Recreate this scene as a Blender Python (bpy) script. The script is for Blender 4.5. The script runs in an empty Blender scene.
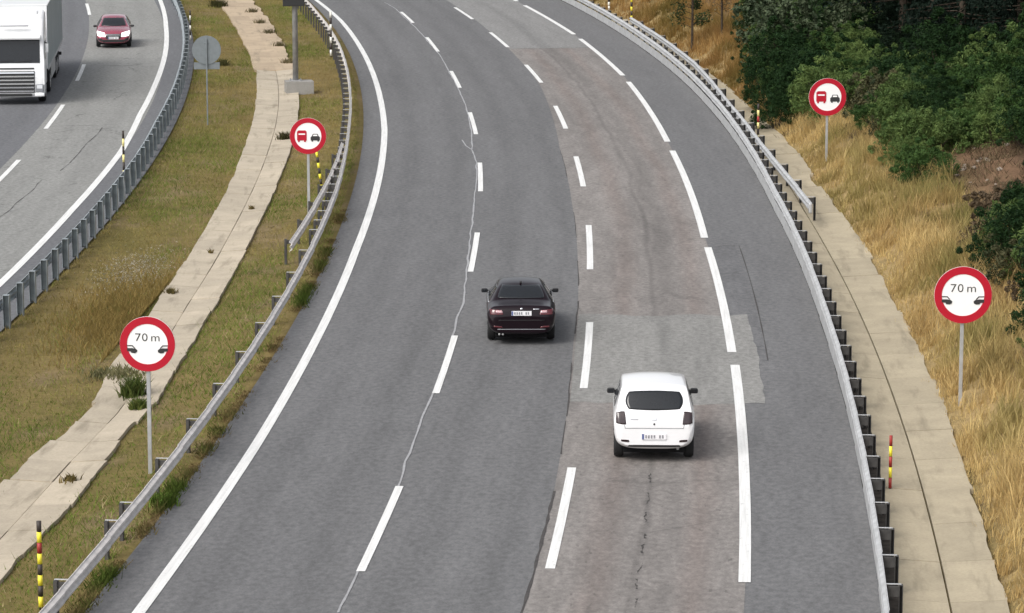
import bpy, bmesh, math, random
import numpy as np
from mathutils import Vector, Matrix
from mathutils.bvhtree import BVHTree
random.seed(7); rng = np.random.default_rng(11)
R_ = math.radians
scn = bpy.context.scene
col = scn.collection
# ------------------------------------------------------------------ camera, sky, sun, exposure
CAM_H, PITCH, FPX = 15.66, R_(10.0), 3269.5
cam_d = bpy.data.cameras.new('camera'); cam = bpy.data.objects.new('camera', cam_d); col.objects.link(cam)
cam.location = (0, 0, CAM_H); cam.rotation_euler = (math.pi/2 - PITCH, 0, 0)
cam_d.sensor_width = 36; cam_d.lens = FPX/1024*36; cam_d.clip_end = 5000; cam_d.clip_start = 1
scn.camera = cam
SUN_EL, SUN_AZ = 46, 222          # azimuth clockwise from +Y (north)
world = bpy.data.worlds.new('World'); scn.world = world; world.use_nodes = True
wn = world.node_tree; wn.nodes.clear()
sky = wn.nodes.new('ShaderNodeTexSky'); sky.sky_type = 'NISHITA'; sky.sun_disc = False
sky.sun_elevation = R_(SUN_EL); sky.sun_rotation = R_(SUN_AZ); sky.air_density = 1.0; sky.dust_density = 4.0
hs = wn.nodes.new('ShaderNodeHueSaturation'); hs.inputs['Saturation'].default_value = 0.25
bg = wn.nodes.new('ShaderNodeBackground'); bg.inputs['Strength'].default_value = 0.12
wo = wn.nodes.new('ShaderNodeOutputWorld')
wn.links.new(sky.outputs[0], hs.inputs['Color']); wn.links.new(hs.outputs[0], bg.inputs[0]); wn.links.new(bg.outputs[0], wo.inputs[0])
sun_d = bpy.data.lights.new('sun', 'SUN'); sun = bpy.data.objects.new('sun', sun_d); col.objects.link(sun)
sun_d.energy = 1.1; sun_d.angle = R_(32); sun_d.color = (1.0, 0.96, 0.9)
sd = Vector((math.sin(R_(SUN_AZ))*math.cos(R_(SUN_EL)), math.cos(R_(SUN_AZ))*math.cos(R_(SUN_EL)), math.sin(R_(SUN_EL))))
sun.rotation_euler = sd.to_track_quat('Z', 'Y').to_euler(); sun.location = sd*300
scn.view_settings.view_transform = 'Standard'; scn.view_settings.look = 'None'
scn.view_settings.exposure = 0.72; scn.view_settings.gamma = 1.0; scn.view_settings.use_curve_mapping = False

# ------------------------------------------------------------------ road coordinates: s along the bend, r from its centre
CX, CY, R0 = -569.8, 107.2, 570.0
def P(s, r, z=0.0):
    a = s/R0
    return Vector((CX + r*math.cos(a), CY + r*math.sin(a), z))
def PN(s, r, z):
    s = np.asarray(s, float); a = s/R0
    return np.stack([CX + r*np.cos(a), CY + r*np.sin(a), z + 0*s], -1)
def SR(x, y):
    return math.atan2(y-CY, x-CX)*R0, math.hypot(x-CX, y-CY)
def pix(px, py, z=0.0):                      # a pixel's ray met with the level z
    x = (px-512)/FPX; v = (py-306.5)/FPX
    Z = (CAM_H-z)/(math.sin(PITCH)+v*math.cos(PITCH))
    return x*Z, Z*(math.cos(PITCH)-v*math.sin(PITCH))
def pixsr(px, py, z=0.0): return SR(*pix(px, py, z))
def trace(pts, z=0.0, pad=True):             # pixel polyline -> r(s)
    a = sorted(pixsr(x, y, z) for x, y in pts)
    S = np.array([q[0] for q in a]); Rr = np.array([q[1] for q in a])
    return lambda s: np.interp(s, S, Rr)
def heading(s): return s/R0                  # rotation about z that turns +Y along the road
SLAB_E = trace([(1008,610),(983,527),(968,481),(944,414),(921,356),(896,308),(868,253),(843,218),(815,180),(798,153),(747,105)])

def vnoise(x, y, seed=0):
    x = np.asarray(x, float); y = np.asarray(y, float)
    xi = np.floor(x).astype(np.int64); yi = np.floor(y).astype(np.int64); xf = x-xi; yf = y-yi
    def h(a, b):
        n = (a*374761393 + b*668265263 + seed*974711) & 0x7fffffff
        n = ((n ^ (n >> 13))*1274126177) & 0x7fffffff
        return ((n ^ (n >> 16)) & 0xffff)/65535.0
    u = xf*xf*(3-2*xf); w = yf*yf*(3-2*yf)
    return (h(xi,yi)*(1-u)+h(xi+1,yi)*u)*(1-w)+(h(xi,yi+1)*(1-u)+h(xi+1,yi+1)*u)*w
def fbm(x, y, seed=0): return .55*vnoise(x,y,seed)+.3*vnoise(2.1*x,2.1*y,seed+1)+.15*vnoise(4.3*x,4.3*y,seed+2)
def sm(x): x = np.clip(x,0,1); return x*x*(3-2*x)
def hgt(s, r):                               # terrain height
    s = np.asarray(s, float); r = np.asarray(r, float)
    z = np.full(np.broadcast(s, r).shape, -0.06)
    t = np.clip((r-556.9)/(563.9-556.9), 0, 1)
    z = np.where((r > 556.7) & (r < 564.1), -0.03-0.10*np.sin(np.pi*t)+.05*(fbm(s*.8, r*.8, 3)-.5), z)
    d = r-(SLAB_E(s)+.02)
    bank = -.02+.5*sm(d/1.6)+.17*np.clip(d-.5,0,24)+.06*np.clip(d-24.5,0,400)+.35*(fbm(s*.35, r*.35, 5)-.45)*np.clip(d,0,2)+.9*(fbm(s*.09, r*.09, 9)-.45)*np.clip(d/8-.3,0,1)
    z = np.where(d > 0, bank, z)
    z = np.where((r > 578.85) & (d <= 0), -.14, z)
    e = 542.0-r
    z = np.where(e > 0, -.06-.05*np.clip(e,0,20)+.4*(fbm(s*.1, r*.1, 15)-.5)*np.clip(e/6,0,1), z)
    return z
def ground_hit(px, py):                      # a pixel's ray met with the terrain
    x = (px-512)/FPX; v = (py-306.5)/FPX
    dv = np.array([x, math.cos(PITCH)-v*math.sin(PITCH), -(math.sin(PITCH)+v*math.cos(PITCH))])
    Z = np.arange(50, 330, .25); q = Z[:,None]*dv
    s = np.arctan2(q[:,1]-CY, q[:,0]-CX)*R0; r = np.hypot(q[:,1]-CY, q[:,0]-CX)
    g = hgt(s, r); below = np.nonzero(CAM_H+q[:,2] < g)[0]
    i = below[0] if len(below) else len(Z)-1
    return float(s[i]), float(r[i])

# ------------------------------------------------------------------ materials
def new_mat(name):
    m = bpy.data.materials.new(name); m.use_nodes = True
    nt = m.node_tree; b = nt.nodes['Principled BSDF']; return m, nt, b
def N(nt, typ, **kw):
    n = nt.nodes.new(typ)
    for k, v in kw.items():
        if k in n.inputs.keys(): n.inputs[k].default_value = v
        else: setattr(n, k, v)
    return n
def noise(nt, vec, scale, detail=4, rough=.6):
    n = N(nt, 'ShaderNodeTexNoise', Scale=scale, Detail=detail, Roughness=rough)
    nt.links.new(vec, n.inputs['Vector']); return n.outputs['Fac']
def ramp(nt, fac, stops):
    n = nt.nodes.new('ShaderNodeValToRGB'); e = n.color_ramp.elements
    while len(e) < len(stops): e.new(.5)
    for q, (p, c) in zip(e, stops): q.position = p; q.color = tuple(c)+(1,) if len(c) == 3 else c
    nt.links.new(fac, n.inputs[0]); return n.outputs[0]
def mixc(nt, fac, a, b, mode='MIX'):
    n = nt.nodes.new('ShaderNodeMix'); n.data_type = 'RGBA'; n.blend_type = mode
    for sock, v in ((n.inputs[0], fac), (n.inputs[6], a), (n.inputs[7], b)):
        if hasattr(v, 'is_linked') or hasattr(v, 'links'): nt.links.new(v, sock)
        else: sock.default_value = v if not isinstance(v, tuple) else (tuple(v)+(1,) if len(v) == 3 else v)
    return n.outputs[2]
def math_(nt, op, a, b=None, clamp=False):
    n = nt.nodes.new('ShaderNodeMath'); n.operation = op; n.use_clamp = clamp
    for i, v in enumerate((a, b)):
        if v is None: continue
        if hasattr(v, 'links'): nt.links.new(v, n.inputs[i])
        else: n.inputs[i].default_value = v
    return n.outputs[0]
def mapping(nt, vec, scale=(1,1,1), loc=(0,0,0)):
    n = nt.nodes.new('ShaderNodeMapping'); n.inputs['Scale'].default_value = scale; n.inputs['Location'].default_value = loc
    nt.links.new(vec, n.inputs['Vector']); return n.outputs[0]
def texco(nt, which):
    return nt.nodes.new('ShaderNodeTexCoord').outputs[which]
def bump(nt, b, h, strength, dist=.02):
    n = N(nt, 'ShaderNodeBump', Strength=strength, Distance=dist); nt.links.new(h, n.inputs['Height']); nt.links.new(n.outputs[0], b.inputs['Normal'])
def g3(v): return (v, v, v)

def plain(name, c, rough=.5, metal=0.0, spec=.5, coat=0.0, var=.08, vscale=6.0, emit=None):
    m, nt, b = new_mat(name); o = texco(nt, 'Object'); f = noise(nt, o, vscale, 3)
    c2 = tuple(x*(1-var*2) for x in c); c3 = tuple(min(1, x*(1+var)) for x in c)
    nt.links.new(ramp(nt, f, [(.3, c2), (.7, c3)]), b.inputs['Base Color'])
    b.inputs['Roughness'].default_value = rough; b.inputs['Metallic'].default_value = metal
    b.inputs['Specular IOR Level'].default_value = spec; b.inputs['Coat Weight'].default_value = coat
    if emit: b.inputs['Emission Color'].default_value = tuple(emit[0])+(1,); b.inputs['Emission Strength'].default_value = emit[1]
    return m
def asphalt(name, c, tint=(1,1,1), paths=(), stain=None, blot=.25, crack=0.0, pits=0.0):
    """asphalt; UV is (s, r) in metres. paths: r of wheel paths"""
    m, nt, b = new_mat(name); uv = texco(nt, 'UV')
    fine = noise(nt, uv, 22, 3, .8); mid = noise(nt, mapping(nt, uv, (.5, 2.2, 1)), 1.0, 5); big = noise(nt, mapping(nt, uv, (.06, .6, 1)), 1.0, 4)
    c = tuple(c*t for t in tint)
    base = ramp(nt, fine, [(.25, tuple(x*.70 for x in c)), (.75, tuple(x*1.30 for x in c))])
    speck = noise(nt, mapping(nt, uv, (5, 7, 1)), 1.0, 2, .5)
    base = mixc(nt, 1.0, base, ramp(nt, speck, [(.3, g3(.80)), (.7, g3(1.18))]), 'MULTIPLY')
    base = mixc(nt, 1.0, base, ramp(nt, mid, [(.25, g3(1-blot*.6)), (.75, g3(1+blot*.4))]), 'MULTIPLY')
    base = mixc(nt, 1.0, base, ramp(nt, big, [(.3, g3(1-blot*.5)), (.7, g3(1+blot*.4))]), 'MULTIPLY')
    sep = nt.nodes.new('ShaderNodeSeparateXYZ'); nt.links.new(uv, sep.inputs[0])
    wob = math_(nt, 'ADD', sep.outputs[1], math_(nt, 'MULTIPLY', math_(nt, 'SUBTRACT', noise(nt, mapping(nt, uv, (.08, .2, 1)), 1., 3), .5), .9))
    for pr, w, k in paths:
        d = math_(nt, 'ABSOLUTE', math_(nt, 'SUBTRACT', wob, pr-560))
        f = N(nt, 'ShaderNodeMapRange'); f.interpolation_type = 'SMOOTHSTEP'
        nt.links.new(d, f.inputs[0]); f.inputs[1].default_value = 0; f.inputs[2].default_value = w; f.inputs[3].default_value = 1; f.inputs[4].default_value = 0
        ff = math_(nt, 'MULTIPLY', f.outputs[0], math_(nt, 'MULTIPLY', noise(nt, mapping(nt, uv, (.12, 1.5, 1)), 1., 4), 1.7, True))
        base = mixc(nt, ff, base, mixc(nt, 1.0, base, g3(k) if not isinstance(k, tuple) else k, 'MULTIPLY'))
    if pits:
        v = N(nt, 'ShaderNodeTexNoise', Scale=3.2, Detail=2); nt.links.new(mapping(nt, uv, (.8, 2.2, 1)), v.inputs['Vector'])
        pm = ramp(nt, v.outputs['Fac'], [(.66, g3(0)), (.72, g3(1))])
        base = mixc(nt, math_(nt, 'MULTIPLY', pm, pits), base, tuple(x*.35 for x in c))
    if crack:
        dist = N(nt, 'ShaderNodeMixRGB') if False else None
        wv = mapping(nt, uv, (.35, .22, 1)); nz = noise(nt, uv, 1.3, 4)
        add = nt.nodes.new('ShaderNodeVectorMath'); add.operation = 'ADD'; nt.links.new(wv, add.inputs[0])
        cmb = nt.nodes.new('ShaderNodeCombineXYZ'); nt.links.new(math_(nt, 'MULTIPLY', nz, .5), cmb.inputs[0]); nt.links.new(math_(nt, 'MULTIPLY', nz, .35), cmb.inputs[1]); nt.links.new(cmb.outputs[0], add.inputs[1])
        vo = N(nt, 'ShaderNodeTexVoronoi', feature='DISTANCE_TO_EDGE', Scale=1.0); nt.links.new(add.outputs[0], vo.inputs['Vector'])
        cm = ramp(nt, vo.outputs['Distance'], [(.004, g3(1)), (.012, g3(0))])
        gate = ramp(nt, noise(nt, uv, .25, 2), [(.45, g3(0)), (.6, g3(1))])
        base = mixc(nt, math_(nt, 'MULTIPLY', math_(nt, 'MULTIPLY', cm, gate), crack), base, tuple(x*.4 for x in c))
    nt.links.new(base, b.inputs['Base Color']); b.inputs['Roughness'].default_value = .8; b.inputs['Specular IOR Level'].default_value = .35
    bump(nt, b, fine, .25, .01)
    return m
def paint_white(name):
    m, nt, b = new_mat(name); uv = texco(nt, 'UV')
    f = noise(nt, uv, 9, 5, .75); g = noise(nt, mapping(nt, uv, (.3, 8, 1)), 2., 4)
    w = math_(nt, 'MULTIPLY', ramp(nt, f, [(.30, g3(1)), (.43, g3(0))]), .6)
    c = ramp(nt, g, [(.3, (.60,.60,.585)), (.7, (.80,.80,.79))])
    nt.links.new(mixc(nt, w, c, (.25,.25,.25)), b.inputs['Base Color']); b.inputs['Roughness'].default_value = .6
    return m
def concrete(name, c, co='UV'):
    m, nt, b = new_mat(name); o = texco(nt, co)
    f = noise(nt, o, 1.1, 6, .65); g = noise(nt, o, 14, 3, .7); st = noise(nt, mapping(nt, o, (.4, 2.5, 1)), 1., 5)
    base = ramp(nt, f, [(.25, tuple(x*.78 for x in c)), (.75, tuple(x*1.1 for x in c))])
    base = mixc(nt, 1., base, ramp(nt, g, [(.25, g3(.86)), (.75, g3(1.08))]), 'MULTIPLY')
    base = mixc(nt, math_(nt, 'MULTIPLY', ramp(nt, st, [(.54, g3(0)), (.70, g3(1))]), .55), base, (.17,.145,.10))
    oi = nt.nodes.new('ShaderNodeObjectInfo')
    base = mixc(nt, 1., base, ramp(nt, oi.outputs['Random'], [(0, g3(.88)), (1, g3(1.06))]), 'MULTIPLY')
    nt.links.new(base, b.inputs['Base Color']); b.inputs['Roughness'].default_value = .85; bump(nt, b, g, .3, .01)
    return m
def foliage(name, trans=.25, rough=.6, attr='Col', hue=(1,1,1)):
    m, nt, b = new_mat(name); a = nt.nodes.new('ShaderNodeAttribute'); a.attribute_name = attr
    oi = nt.nodes.new('ShaderNodeObjectInfo')
    c = mixc(nt, 1., a.outputs['Color'], ramp(nt, oi.outputs['Random'], [(0, (.75*hue[0],.78*hue[1],.75*hue[2])), (1, (1.2*hue[0],1.15*hue[1],1.1*hue[2]))]), 'MULTIPLY')
    nt.links.new(c, b.inputs['Base Color']); b.inputs['Roughness'].default_value = rough; b.inputs['Specular IOR Level'].default_value = .08
    if trans:
        t = nt.nodes.new('ShaderNodeBsdfTranslucent'); nt.links.new(c, t.inputs[0])
        mx = nt.nodes.new('ShaderNodeMixShader'); mx.inputs[0].default_value = trans
        nt.links.new(b.outputs[0], mx.inputs[1]); nt.links.new(t.outputs[0], mx.inputs[2]); nt.links.new(mx.outputs[0], nt.nodes['Material Output'].inputs[0])
    return m
def terrain_mat():
    m, nt, b = new_mat('ground_soil'); o = texco(nt, 'Object')
    a = nt.nodes.new('ShaderNodeAttribute'); a.attribute_name = 'Col'
    f = noise(nt, o, .9, 6, .7); g = noise(nt, o, 7, 4, .75)
    c = mixc(nt, 1., a.outputs['Color'], ramp(nt, f, [(.25, (.68,.68,.64)), (.75, (1.25,1.2,1.15))]), 'MULTIPLY')
    c = mixc(nt, 1., c, ramp(nt, g, [(.25, g3(.7)), (.75, g3(1.25))]), 'MULTIPLY')
    nt.links.new(c, b.inputs['Base Color']); b.inputs['Roughness'].default_value = .95; b.inputs['Specular IOR Level'].default_value = .1
    bump(nt, b, g, .8, .06); return m
M = {}
M['soil'] = terrain_mat()
M['asphalt'] = asphalt('asphalt_dark', .136, (1,1,1.02), [(566.2,.55,.88),(567.9,.55,.88),(569.8,.55,.88),(571.4,.5,.88)], blot=.2)
M['lane'] = asphalt('asphalt_worn', .20, (1.065,.985,.93), [(573.3,.55,(.93,.87,.85)),(574.45,.5,.80),(574.05,.14,.74),(575.2,.5,(.93,.87,.85))], blot=.34, crack=.4, pits=.5)
M['lane_far'] = asphalt('asphalt_pale', .215, (1,.99,.97), [(574.2,.5,.85)], blot=.2, crack=.4)
M['patch'] = asphalt('asphalt_patch', .222, (1,.985,.94), [(574.2,.3,.85)], blot=.25, pits=.35)
M['shoulder_patch'] = asphalt('asphalt_shoulder', .128, (1,1,1.03), blot=.3, crack=.5)
M['opp'] = asphalt('asphalt_truck_lane', .135, (.98,1,1.06), [(548.6,.5,.9),(550.4,.5,.9)], blot=.15)
M['opp_lane'] = asphalt('asphalt_grey_lane', .235, (1,1,.955), [(552.6,.45,.92),(554.2,.45,.92)], blot=.16, crack=.9)
M['seal'] = plain('crack_seal', (.33,.33,.34), .6, var=.1)
M['joint'] = plain('dark_joint', (.055,.05,.048), .9, var=.2)
M['white_line'] = paint_white('road_paint')
M['concrete'] = concrete('pale_concrete', (.41,.352,.25))
M['concrete_med'] = concrete('drain_concrete', (.47,.405,.31))
M['concrete_grey'] = concrete('grey_concrete', (.30,.29,.27), 'Object')
M['concrete_grey_uv'] = concrete('groove_concrete', (.27,.235,.18))
M['sand'] = concrete('sandy_sediment', (.46,.36,.25))
M['galv'] = plain('galvanised_steel', (.50,.51,.52), .45, .55, var=.1, vscale=3)
M['galv_pale'] = plain('pale_galvanised', (.52,.525,.53), .5, .35, var=.1, vscale=3)
M['galv_warm'] = plain('warm_galvanised', (.66,.625,.60), .6, .08, var=.12, vscale=3)
M['galv_old'] = plain('weathered_steel', (.36,.36,.36), .6, .4, var=.15, vscale=3)
M['galv_blue'] = plain('blue_grey_steel', (.33,.37,.39), .55, .35, var=.14, vscale=3)
M['galv_dark'] = plain('shaded_old_steel', (.075,.072,.07), .7, .2, var=.2, vscale=3)  # dark weathered steel; shade behind the beams is put in too
M['soil_shaded'] = plain('soil_rail_shade', (.055,.048,.042), .95, spec=.1, var=.25, vscale=4)  # bare soil, with the shadow behind the rail put into its colour
M['sign_white'] = plain('sign_white', (.86,.86,.86), .4, var=.01)
M['sign_red'] = plain('sign_red', (.43,.004,.022), .4, var=.03)
M['sign_black'] = plain('sign_black', (.03,.03,.032), .5, var=.05)
M['sign_back'] = plain('sign_back_aluminium', (.20,.225,.24), .5, .2, var=.06)
M['pole_yellow'] = plain('band_yellow', (.85,.74,.05), .5, var=.04)
M['pole_red'] = plain('band_red', (.34,.03,.025), .55, var=.1)
M['pole_dark'] = plain('band_dark', (.045,.035,.03), .6, var=.1)
M['pole_white'] = plain('band_white', (.75,.74,.68), .5, var=.05)
M['pole_pale'] = plain('band_pale_yellow', (.82,.72,.30), .5, var=.05)
M['grass'] = foliage('short_grass', .2, .8)
M['dry'] = foliage('dry_grass', .4, .7)
M['leaf'] = foliage('shrub_leaf', .2, .55)
M['leaf_dark'] = foliage('wood_leaf', .15, .6)
M['bark'] = plain('bark', (.07,.055,.042), .95, spec=.1, var=.25, vscale=9)
M['stone'] = plain('stone', (.30,.25,.20), .9, var=.2, vscale=8)
M['rubber'] = plain('tyre_rubber', (.02,.02,.021), .8, spec=.3, var=.1)
M['rim'] = plain('alloy_rim', (.5,.5,.52), .35, .8, var=.04)
M['well'] = plain('underbody_black', (.012,.012,.013), .9, spec=.1, var=.1)
M['glass'] = plain('car_glass', (.012,.014,.017), .12, spec=.5, var=.02)
M['paint_black'] = plain('black_maroon_paint', (.006,.0015,.004), .28, .0, spec=.2, coat=.25, var=.03)
M['paint_white'] = plain('white_car_paint', (.80,.80,.81), .3, coat=.8, var=.01)
M['paint_red'] = plain('red_car_paint', (.34,.06,.10), .25, .3, coat=1.0, var=.04)
M['truck_white'] = plain('truck_white', (.80,.81,.82), .35, coat=.4, var=.02)
M['trailer_grey'] = plain('trailer_curtain', (.33,.37,.38), .6, var=.05, vscale=1.2)
M['trim_black'] = plain('black_trim', (.02,.02,.021), .6, var=.05)
M['chrome'] = plain('chrome', (.75,.76,.78), .2, .9, var=.02)
M['lamp_red'] = plain('tail_lamp_red', (.085,.005,.010), .15, coat=.8, var=.1, vscale=20)
M['lamp_smoke'] = plain('tail_lamp_dark', (.020,.006,.008), .15, coat=.8, var=.1, vscale=20)
M['lamp_pink'] = plain('tail_lamp_pale', (.55,.35,.37), .2, coat=.6, var=.06, vscale=20)
M['headlamp'] = plain('lit_headlamp', (.85,.86,.88), .15, coat=.6, var=.02, emit=((1,.98,.94), 1.6))
M['headlamp_off'] = plain('clear_headlamp', (.70,.72,.75), .15, coat=.6, var=.05)
M['plate'] = plain('number_plate', (.78,.77,.79), .4, var=.02)
M['plate_blue'] = plain('plate_blue_strip', (.10,.13,.28), .4, var=.02)
M['plate_ink'] = plain('plate_ink', (.30,.30,.32), .5, var=.3, vscale=30)
M['cowl_grey'] = plain('grey_shelf', (.25,.26,.28), .35, coat=.5, var=.05)

# ------------------------------------------------------------------ mesh helpers
def link(name, me, mat=None, parent=None, smooth=False):
    o = bpy.data.objects.new(name, me); col.objects.link(o)
    if mat: me.materials.append(mat if not isinstance(mat, str) else M[mat])
    if parent: o.parent = parent
    if smooth: me.shade_smooth()
    return o
def mesh(name, v, f, mat=None, parent=None, uv=None, smooth=False):
    me = bpy.data.meshes.new(name); me.from_pydata([tuple(map(float, q)) for q in v], [], [tuple(map(int, q)) for q in f])
    if uv is not None:
        L = me.uv_layers.new(name='UVMap'); idx = np.zeros(len(me.loops), np.int32); me.loops.foreach_get('vertex_index', idx)
        L.data.foreach_set('uv', np.asarray(uv, np.float32)[idx].ravel())
    me.update(); return link(name, me, mat, parent, smooth)
def tag(o, label=None, cat=None, group=None, kind=None):
    if label: o['label'] = label
    if cat: o['category'] = cat
    if group: o['group'] = group
    if kind: o['kind'] = kind
    return o
def empty(name, loc=(0,0,0), rz=0.0):
    o = bpy.data.objects.new(name, None); col.objects.link(o); o.location = loc; o.rotation_euler = (0,0,rz); o.empty_display_size = .2
    return o
class MB:
    def __init__(self): self.bm = bmesh.new()
    def box(self, c, d, bev=0.0, rot=None, seg=2):
        r = bmesh.ops.create_cube(self.bm, size=1.0)['verts']
        bmesh.ops.scale(self.bm, vec=d, verts=r)
        if bev:
            es = list({e for v in r for e in v.link_edges})
            q = bmesh.ops.bevel(self.bm, geom=es, offset=bev, segments=seg, affect='EDGES', profile=.6)
            r = list({v for f in q['faces'] for v in f.verts} | {v for v in r if v.is_valid})
        if rot: bmesh.ops.rotate(self.bm, cent=(0,0,0), matrix=rot, verts=r)
        bmesh.ops.translate(self.bm, vec=c, verts=r); return self
    def cyl(self, a, b, r1, r2=None, n=12, cap=True):
        a = Vector(a); b = Vector(b); r2 = r1 if r2 is None else r2
        q = (b-a).to_track_quat('Z', 'Y').to_matrix()
        A = [self.bm.verts.new(a+q@Vector((r1*math.cos(t), r1*math.sin(t), 0))) for t in [2*math.pi*i/n for i in range(n)]]
        B = [self.bm.verts.new(b+q@Vector((r2*math.cos(t), r2*math.sin(t), 0))) for t in [2*math.pi*i/n for i in range(n)]]
        for i in range(n): self.bm.faces.new((A[i], A[(i+1)%n], B[(i+1)%n], B[i]))
        if cap: self.bm.faces.new(A[::-1]); self.bm.faces.new(B)
        return self
    def prism(self, pts, d0, d1, axis='Y'):          # outline in the (x, z) plane, extruded along y
        A = [self.bm.verts.new((x, d0, z)) for x, z in pts]; B = [self.bm.verts.new((x, d1, z)) for x, z in pts]
        n = len(pts)
        for i in range(n): self.bm.faces.new((A[i], A[(i+1)%n], B[(i+1)%n], B[i]))
        self.bm.faces.new(A[::-1]); self.bm.faces.new(B); return self
    def lathe(self, prof, axis='Y', n=28, close=True):  # (radius, offset) about the Y axis
        rings = []
        for r, y in prof: rings.append([self.bm.verts.new((r*math.cos(2*math.pi*i/n), y, r*math.sin(2*math.pi*i/n))) for i in range(n)])
        for k in range(len(rings)-1 + (1 if close else 0)):
            a = rings[k]; b = rings[(k+1)%len(rings)]
            for i in range(n): self.bm.faces.new((a[i], a[(i+1)%n], b[(i+1)%n], b[i]))
        return self
    def build(self, name, mat, parent=None, smooth=False):
        bmesh.ops.recalc_face_normals(self.bm, faces=self.bm.faces)
        me = bpy.data.meshes.new(name); self.bm.to_mesh(me); self.bm.free()
        return link(name, me, mat, parent, smooth)
def sheet(name, rl, rr, s0, s1, z, mat, parent=None, ds=2.0, nr=1, taper=0):
    n = max(1, int(math.ceil((s1-s0)/ds))); S = np.linspace(s0, s1, n+1)
    A = rl(S) if callable(rl) else np.full(n+1, rl); B = rr(S) if callable(rr) else np.full(n+1, rr)
    v = []; uv = []; f = []
    for i in range(n+1):
        for j in range(nr+1):
            r = A[i]+(B[i]-A[i])*j/nr; v.append(P(S[i], r, z)); uv.append((S[i], r-560))
    for i in range(n):
        for j in range(nr):
            k = i*(nr+1)+j; f.append((k, k+1, k+nr+2, k+nr+1))
    return mesh(name, v, f, mat, parent, uv)
def strip(name, pts, w, z, mat, parent=None, jitter=0.0):   # thin line along (s, r) points
    v = []; uv = []; f = []
    for i, (s, r) in enumerate(pts):
        a = pts[max(0, i-1)]; b = pts[min(len(pts)-1, i+1)]; t = Vector((b[0]-a[0], b[1]-a[1])).normalized(); n = Vector((-t.y, t.x))
        ww = w*(1+jitter*(random.random()*2-1))/2
        for q in (1, -1): v.append(P(s+n.x*ww*q, r+n.y*ww*q, z)); uv.append((s+n.x*ww*q, r+n.y*ww*q-560))
        if i: f.append((2*i-2, 2*i-1, 2*i+1, 2*i))
    return mesh(name, v, f, mat, parent, uv)
def rocks(mb, c, r):
    q = bmesh.ops.create_icosphere(mb.bm, subdivisions=1, radius=r)['verts']
    for v in q: v.co = Vector((v.co.x*random.uniform(.7,1.3), v.co.y*random.uniform(.7,1.3), v.co.z*random.uniform(.5,.9)))
    bmesh.ops.translate(mb.bm, vec=c, verts=q)

# ------------------------------------------------------------------ terrain
def build_ground():
    S = np.concatenate([np.linspace(-900,-90,16)[:-1], np.arange(-90,180,1.0), np.linspace(180,900,20)])
    Rr = np.concatenate([np.linspace(60,520,18)[:-1], np.arange(520,556,2.0), np.arange(556,566,.35), np.arange(566,578,3.0), np.arange(578.4,600,.4), np.arange(600,640,1.5), np.linspace(640,1500,24)])
    ss, rr = np.meshgrid(S, Rr, indexing='ij'); z = hgt(ss, rr)
    X = np.stack([CX+rr*np.cos(ss/R0), CY+rr*np.sin(ss/R0), z], -1).reshape(-1,3)
    nS, nR = ss.shape; i = np.arange(nS-1)[:,None]*nR+np.arange(nR-1)[None,:]
    f = np.stack([i, i+nR, i+nR+1, i+1], -1).reshape(-1,4)
    me = bpy.data.meshes.new('ground'); me.from_pydata(X.tolist(), [], f.tolist())
    s = ss.ravel(); r = rr.ravel(); n1 = fbm(s*.18, r*.5, 21)[:,None]; n2 = fbm(s*.6, r*.9, 25)[:,None]
    def lerp(a, b, t): return np.array(a)*(1-t)+np.array(b)*t
    med = lerp((.145,.125,.045), (.205,.155,.070), np.clip(n1*1.6-.3,0,1)); med = np.where(n2 > .66, lerp((.20,.155,.085),(.20,.155,.085),n1), med)
    d = (r-SLAB_E(s))[:,None]
    bankc = lerp((.34,.25,.125), (.27,.21,.10), np.clip(n1*1.5-.25,0,1))
    hill = lerp((.175,.11,.07), (.10,.068,.042), np.clip(n1*2-.5,0,1)); wood = np.array((.014,.012,.010))[None]  # wood floor near black: canopy shade put into the ground colour
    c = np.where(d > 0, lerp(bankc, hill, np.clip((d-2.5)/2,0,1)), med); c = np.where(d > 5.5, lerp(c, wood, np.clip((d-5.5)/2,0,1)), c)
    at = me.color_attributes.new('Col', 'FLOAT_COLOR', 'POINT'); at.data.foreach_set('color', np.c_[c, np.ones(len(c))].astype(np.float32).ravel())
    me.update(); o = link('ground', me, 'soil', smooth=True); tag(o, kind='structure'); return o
ground = build_ground()

# ------------------------------------------------------------------ the carriageway and its markings
S0, S1 = -85, 175
right_rf = lambda s: np.interp(s, [-85,-52,-40,-22,-10,0,12,23,37,48,70,175], [578.72,578.68,578.6,578.5,578.5,578.5,578.65,578.8,578.95,579.0,579.05,579.0])
road = sheet('road', 564.32, lambda s: right_rf(s)-.03+.05*(fbm(s*.5, 2., 77)-.5), S0, S1, 0.0, 'asphalt', ds=2.0, nr=8); tag(road, kind='structure')
joint_r = trace([(524,605),(552,502),(561,452),(573,346),(578,306),(578,265),(572,203),(560,150),(540,85),(512,52)])
edge_r = trace([p for p in [(524.5,5.5),(574,34.5),(623,75.8),(667.5,142),(704.5,238),(731.9,352.5),(734.9,365),(744.5,582.5)]])
line1_r = trace([(401,12),(438,51.7),(459.8,88),(476,134.5),(480.5,191.8),(470.5,271.8),(435.9,393.4),(360.5,572)])
line2_r = trace([(454.8,7.5),(508,47.5),(541.5,83),(565.8,128.8),(583.3,186.8),(590,269.8),(583.6,389),(550,568.8)])
edgeL_r = trace([(316,0),(341,21),(360,47),(373.5,75),(381,102),(384.5,130),(378.5,180.5),(356,250),(308.8,353.7),(256,445.5),(141,610)])
def sub(name, *a, **k): return sheet(name, *a, parent=road, **k)
lane_e = lambda s: edge_r(s)+.02
sub('lane_surface', joint_r, lane_e, S0, 55.5, .004, 'lane', nr=4)
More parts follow.
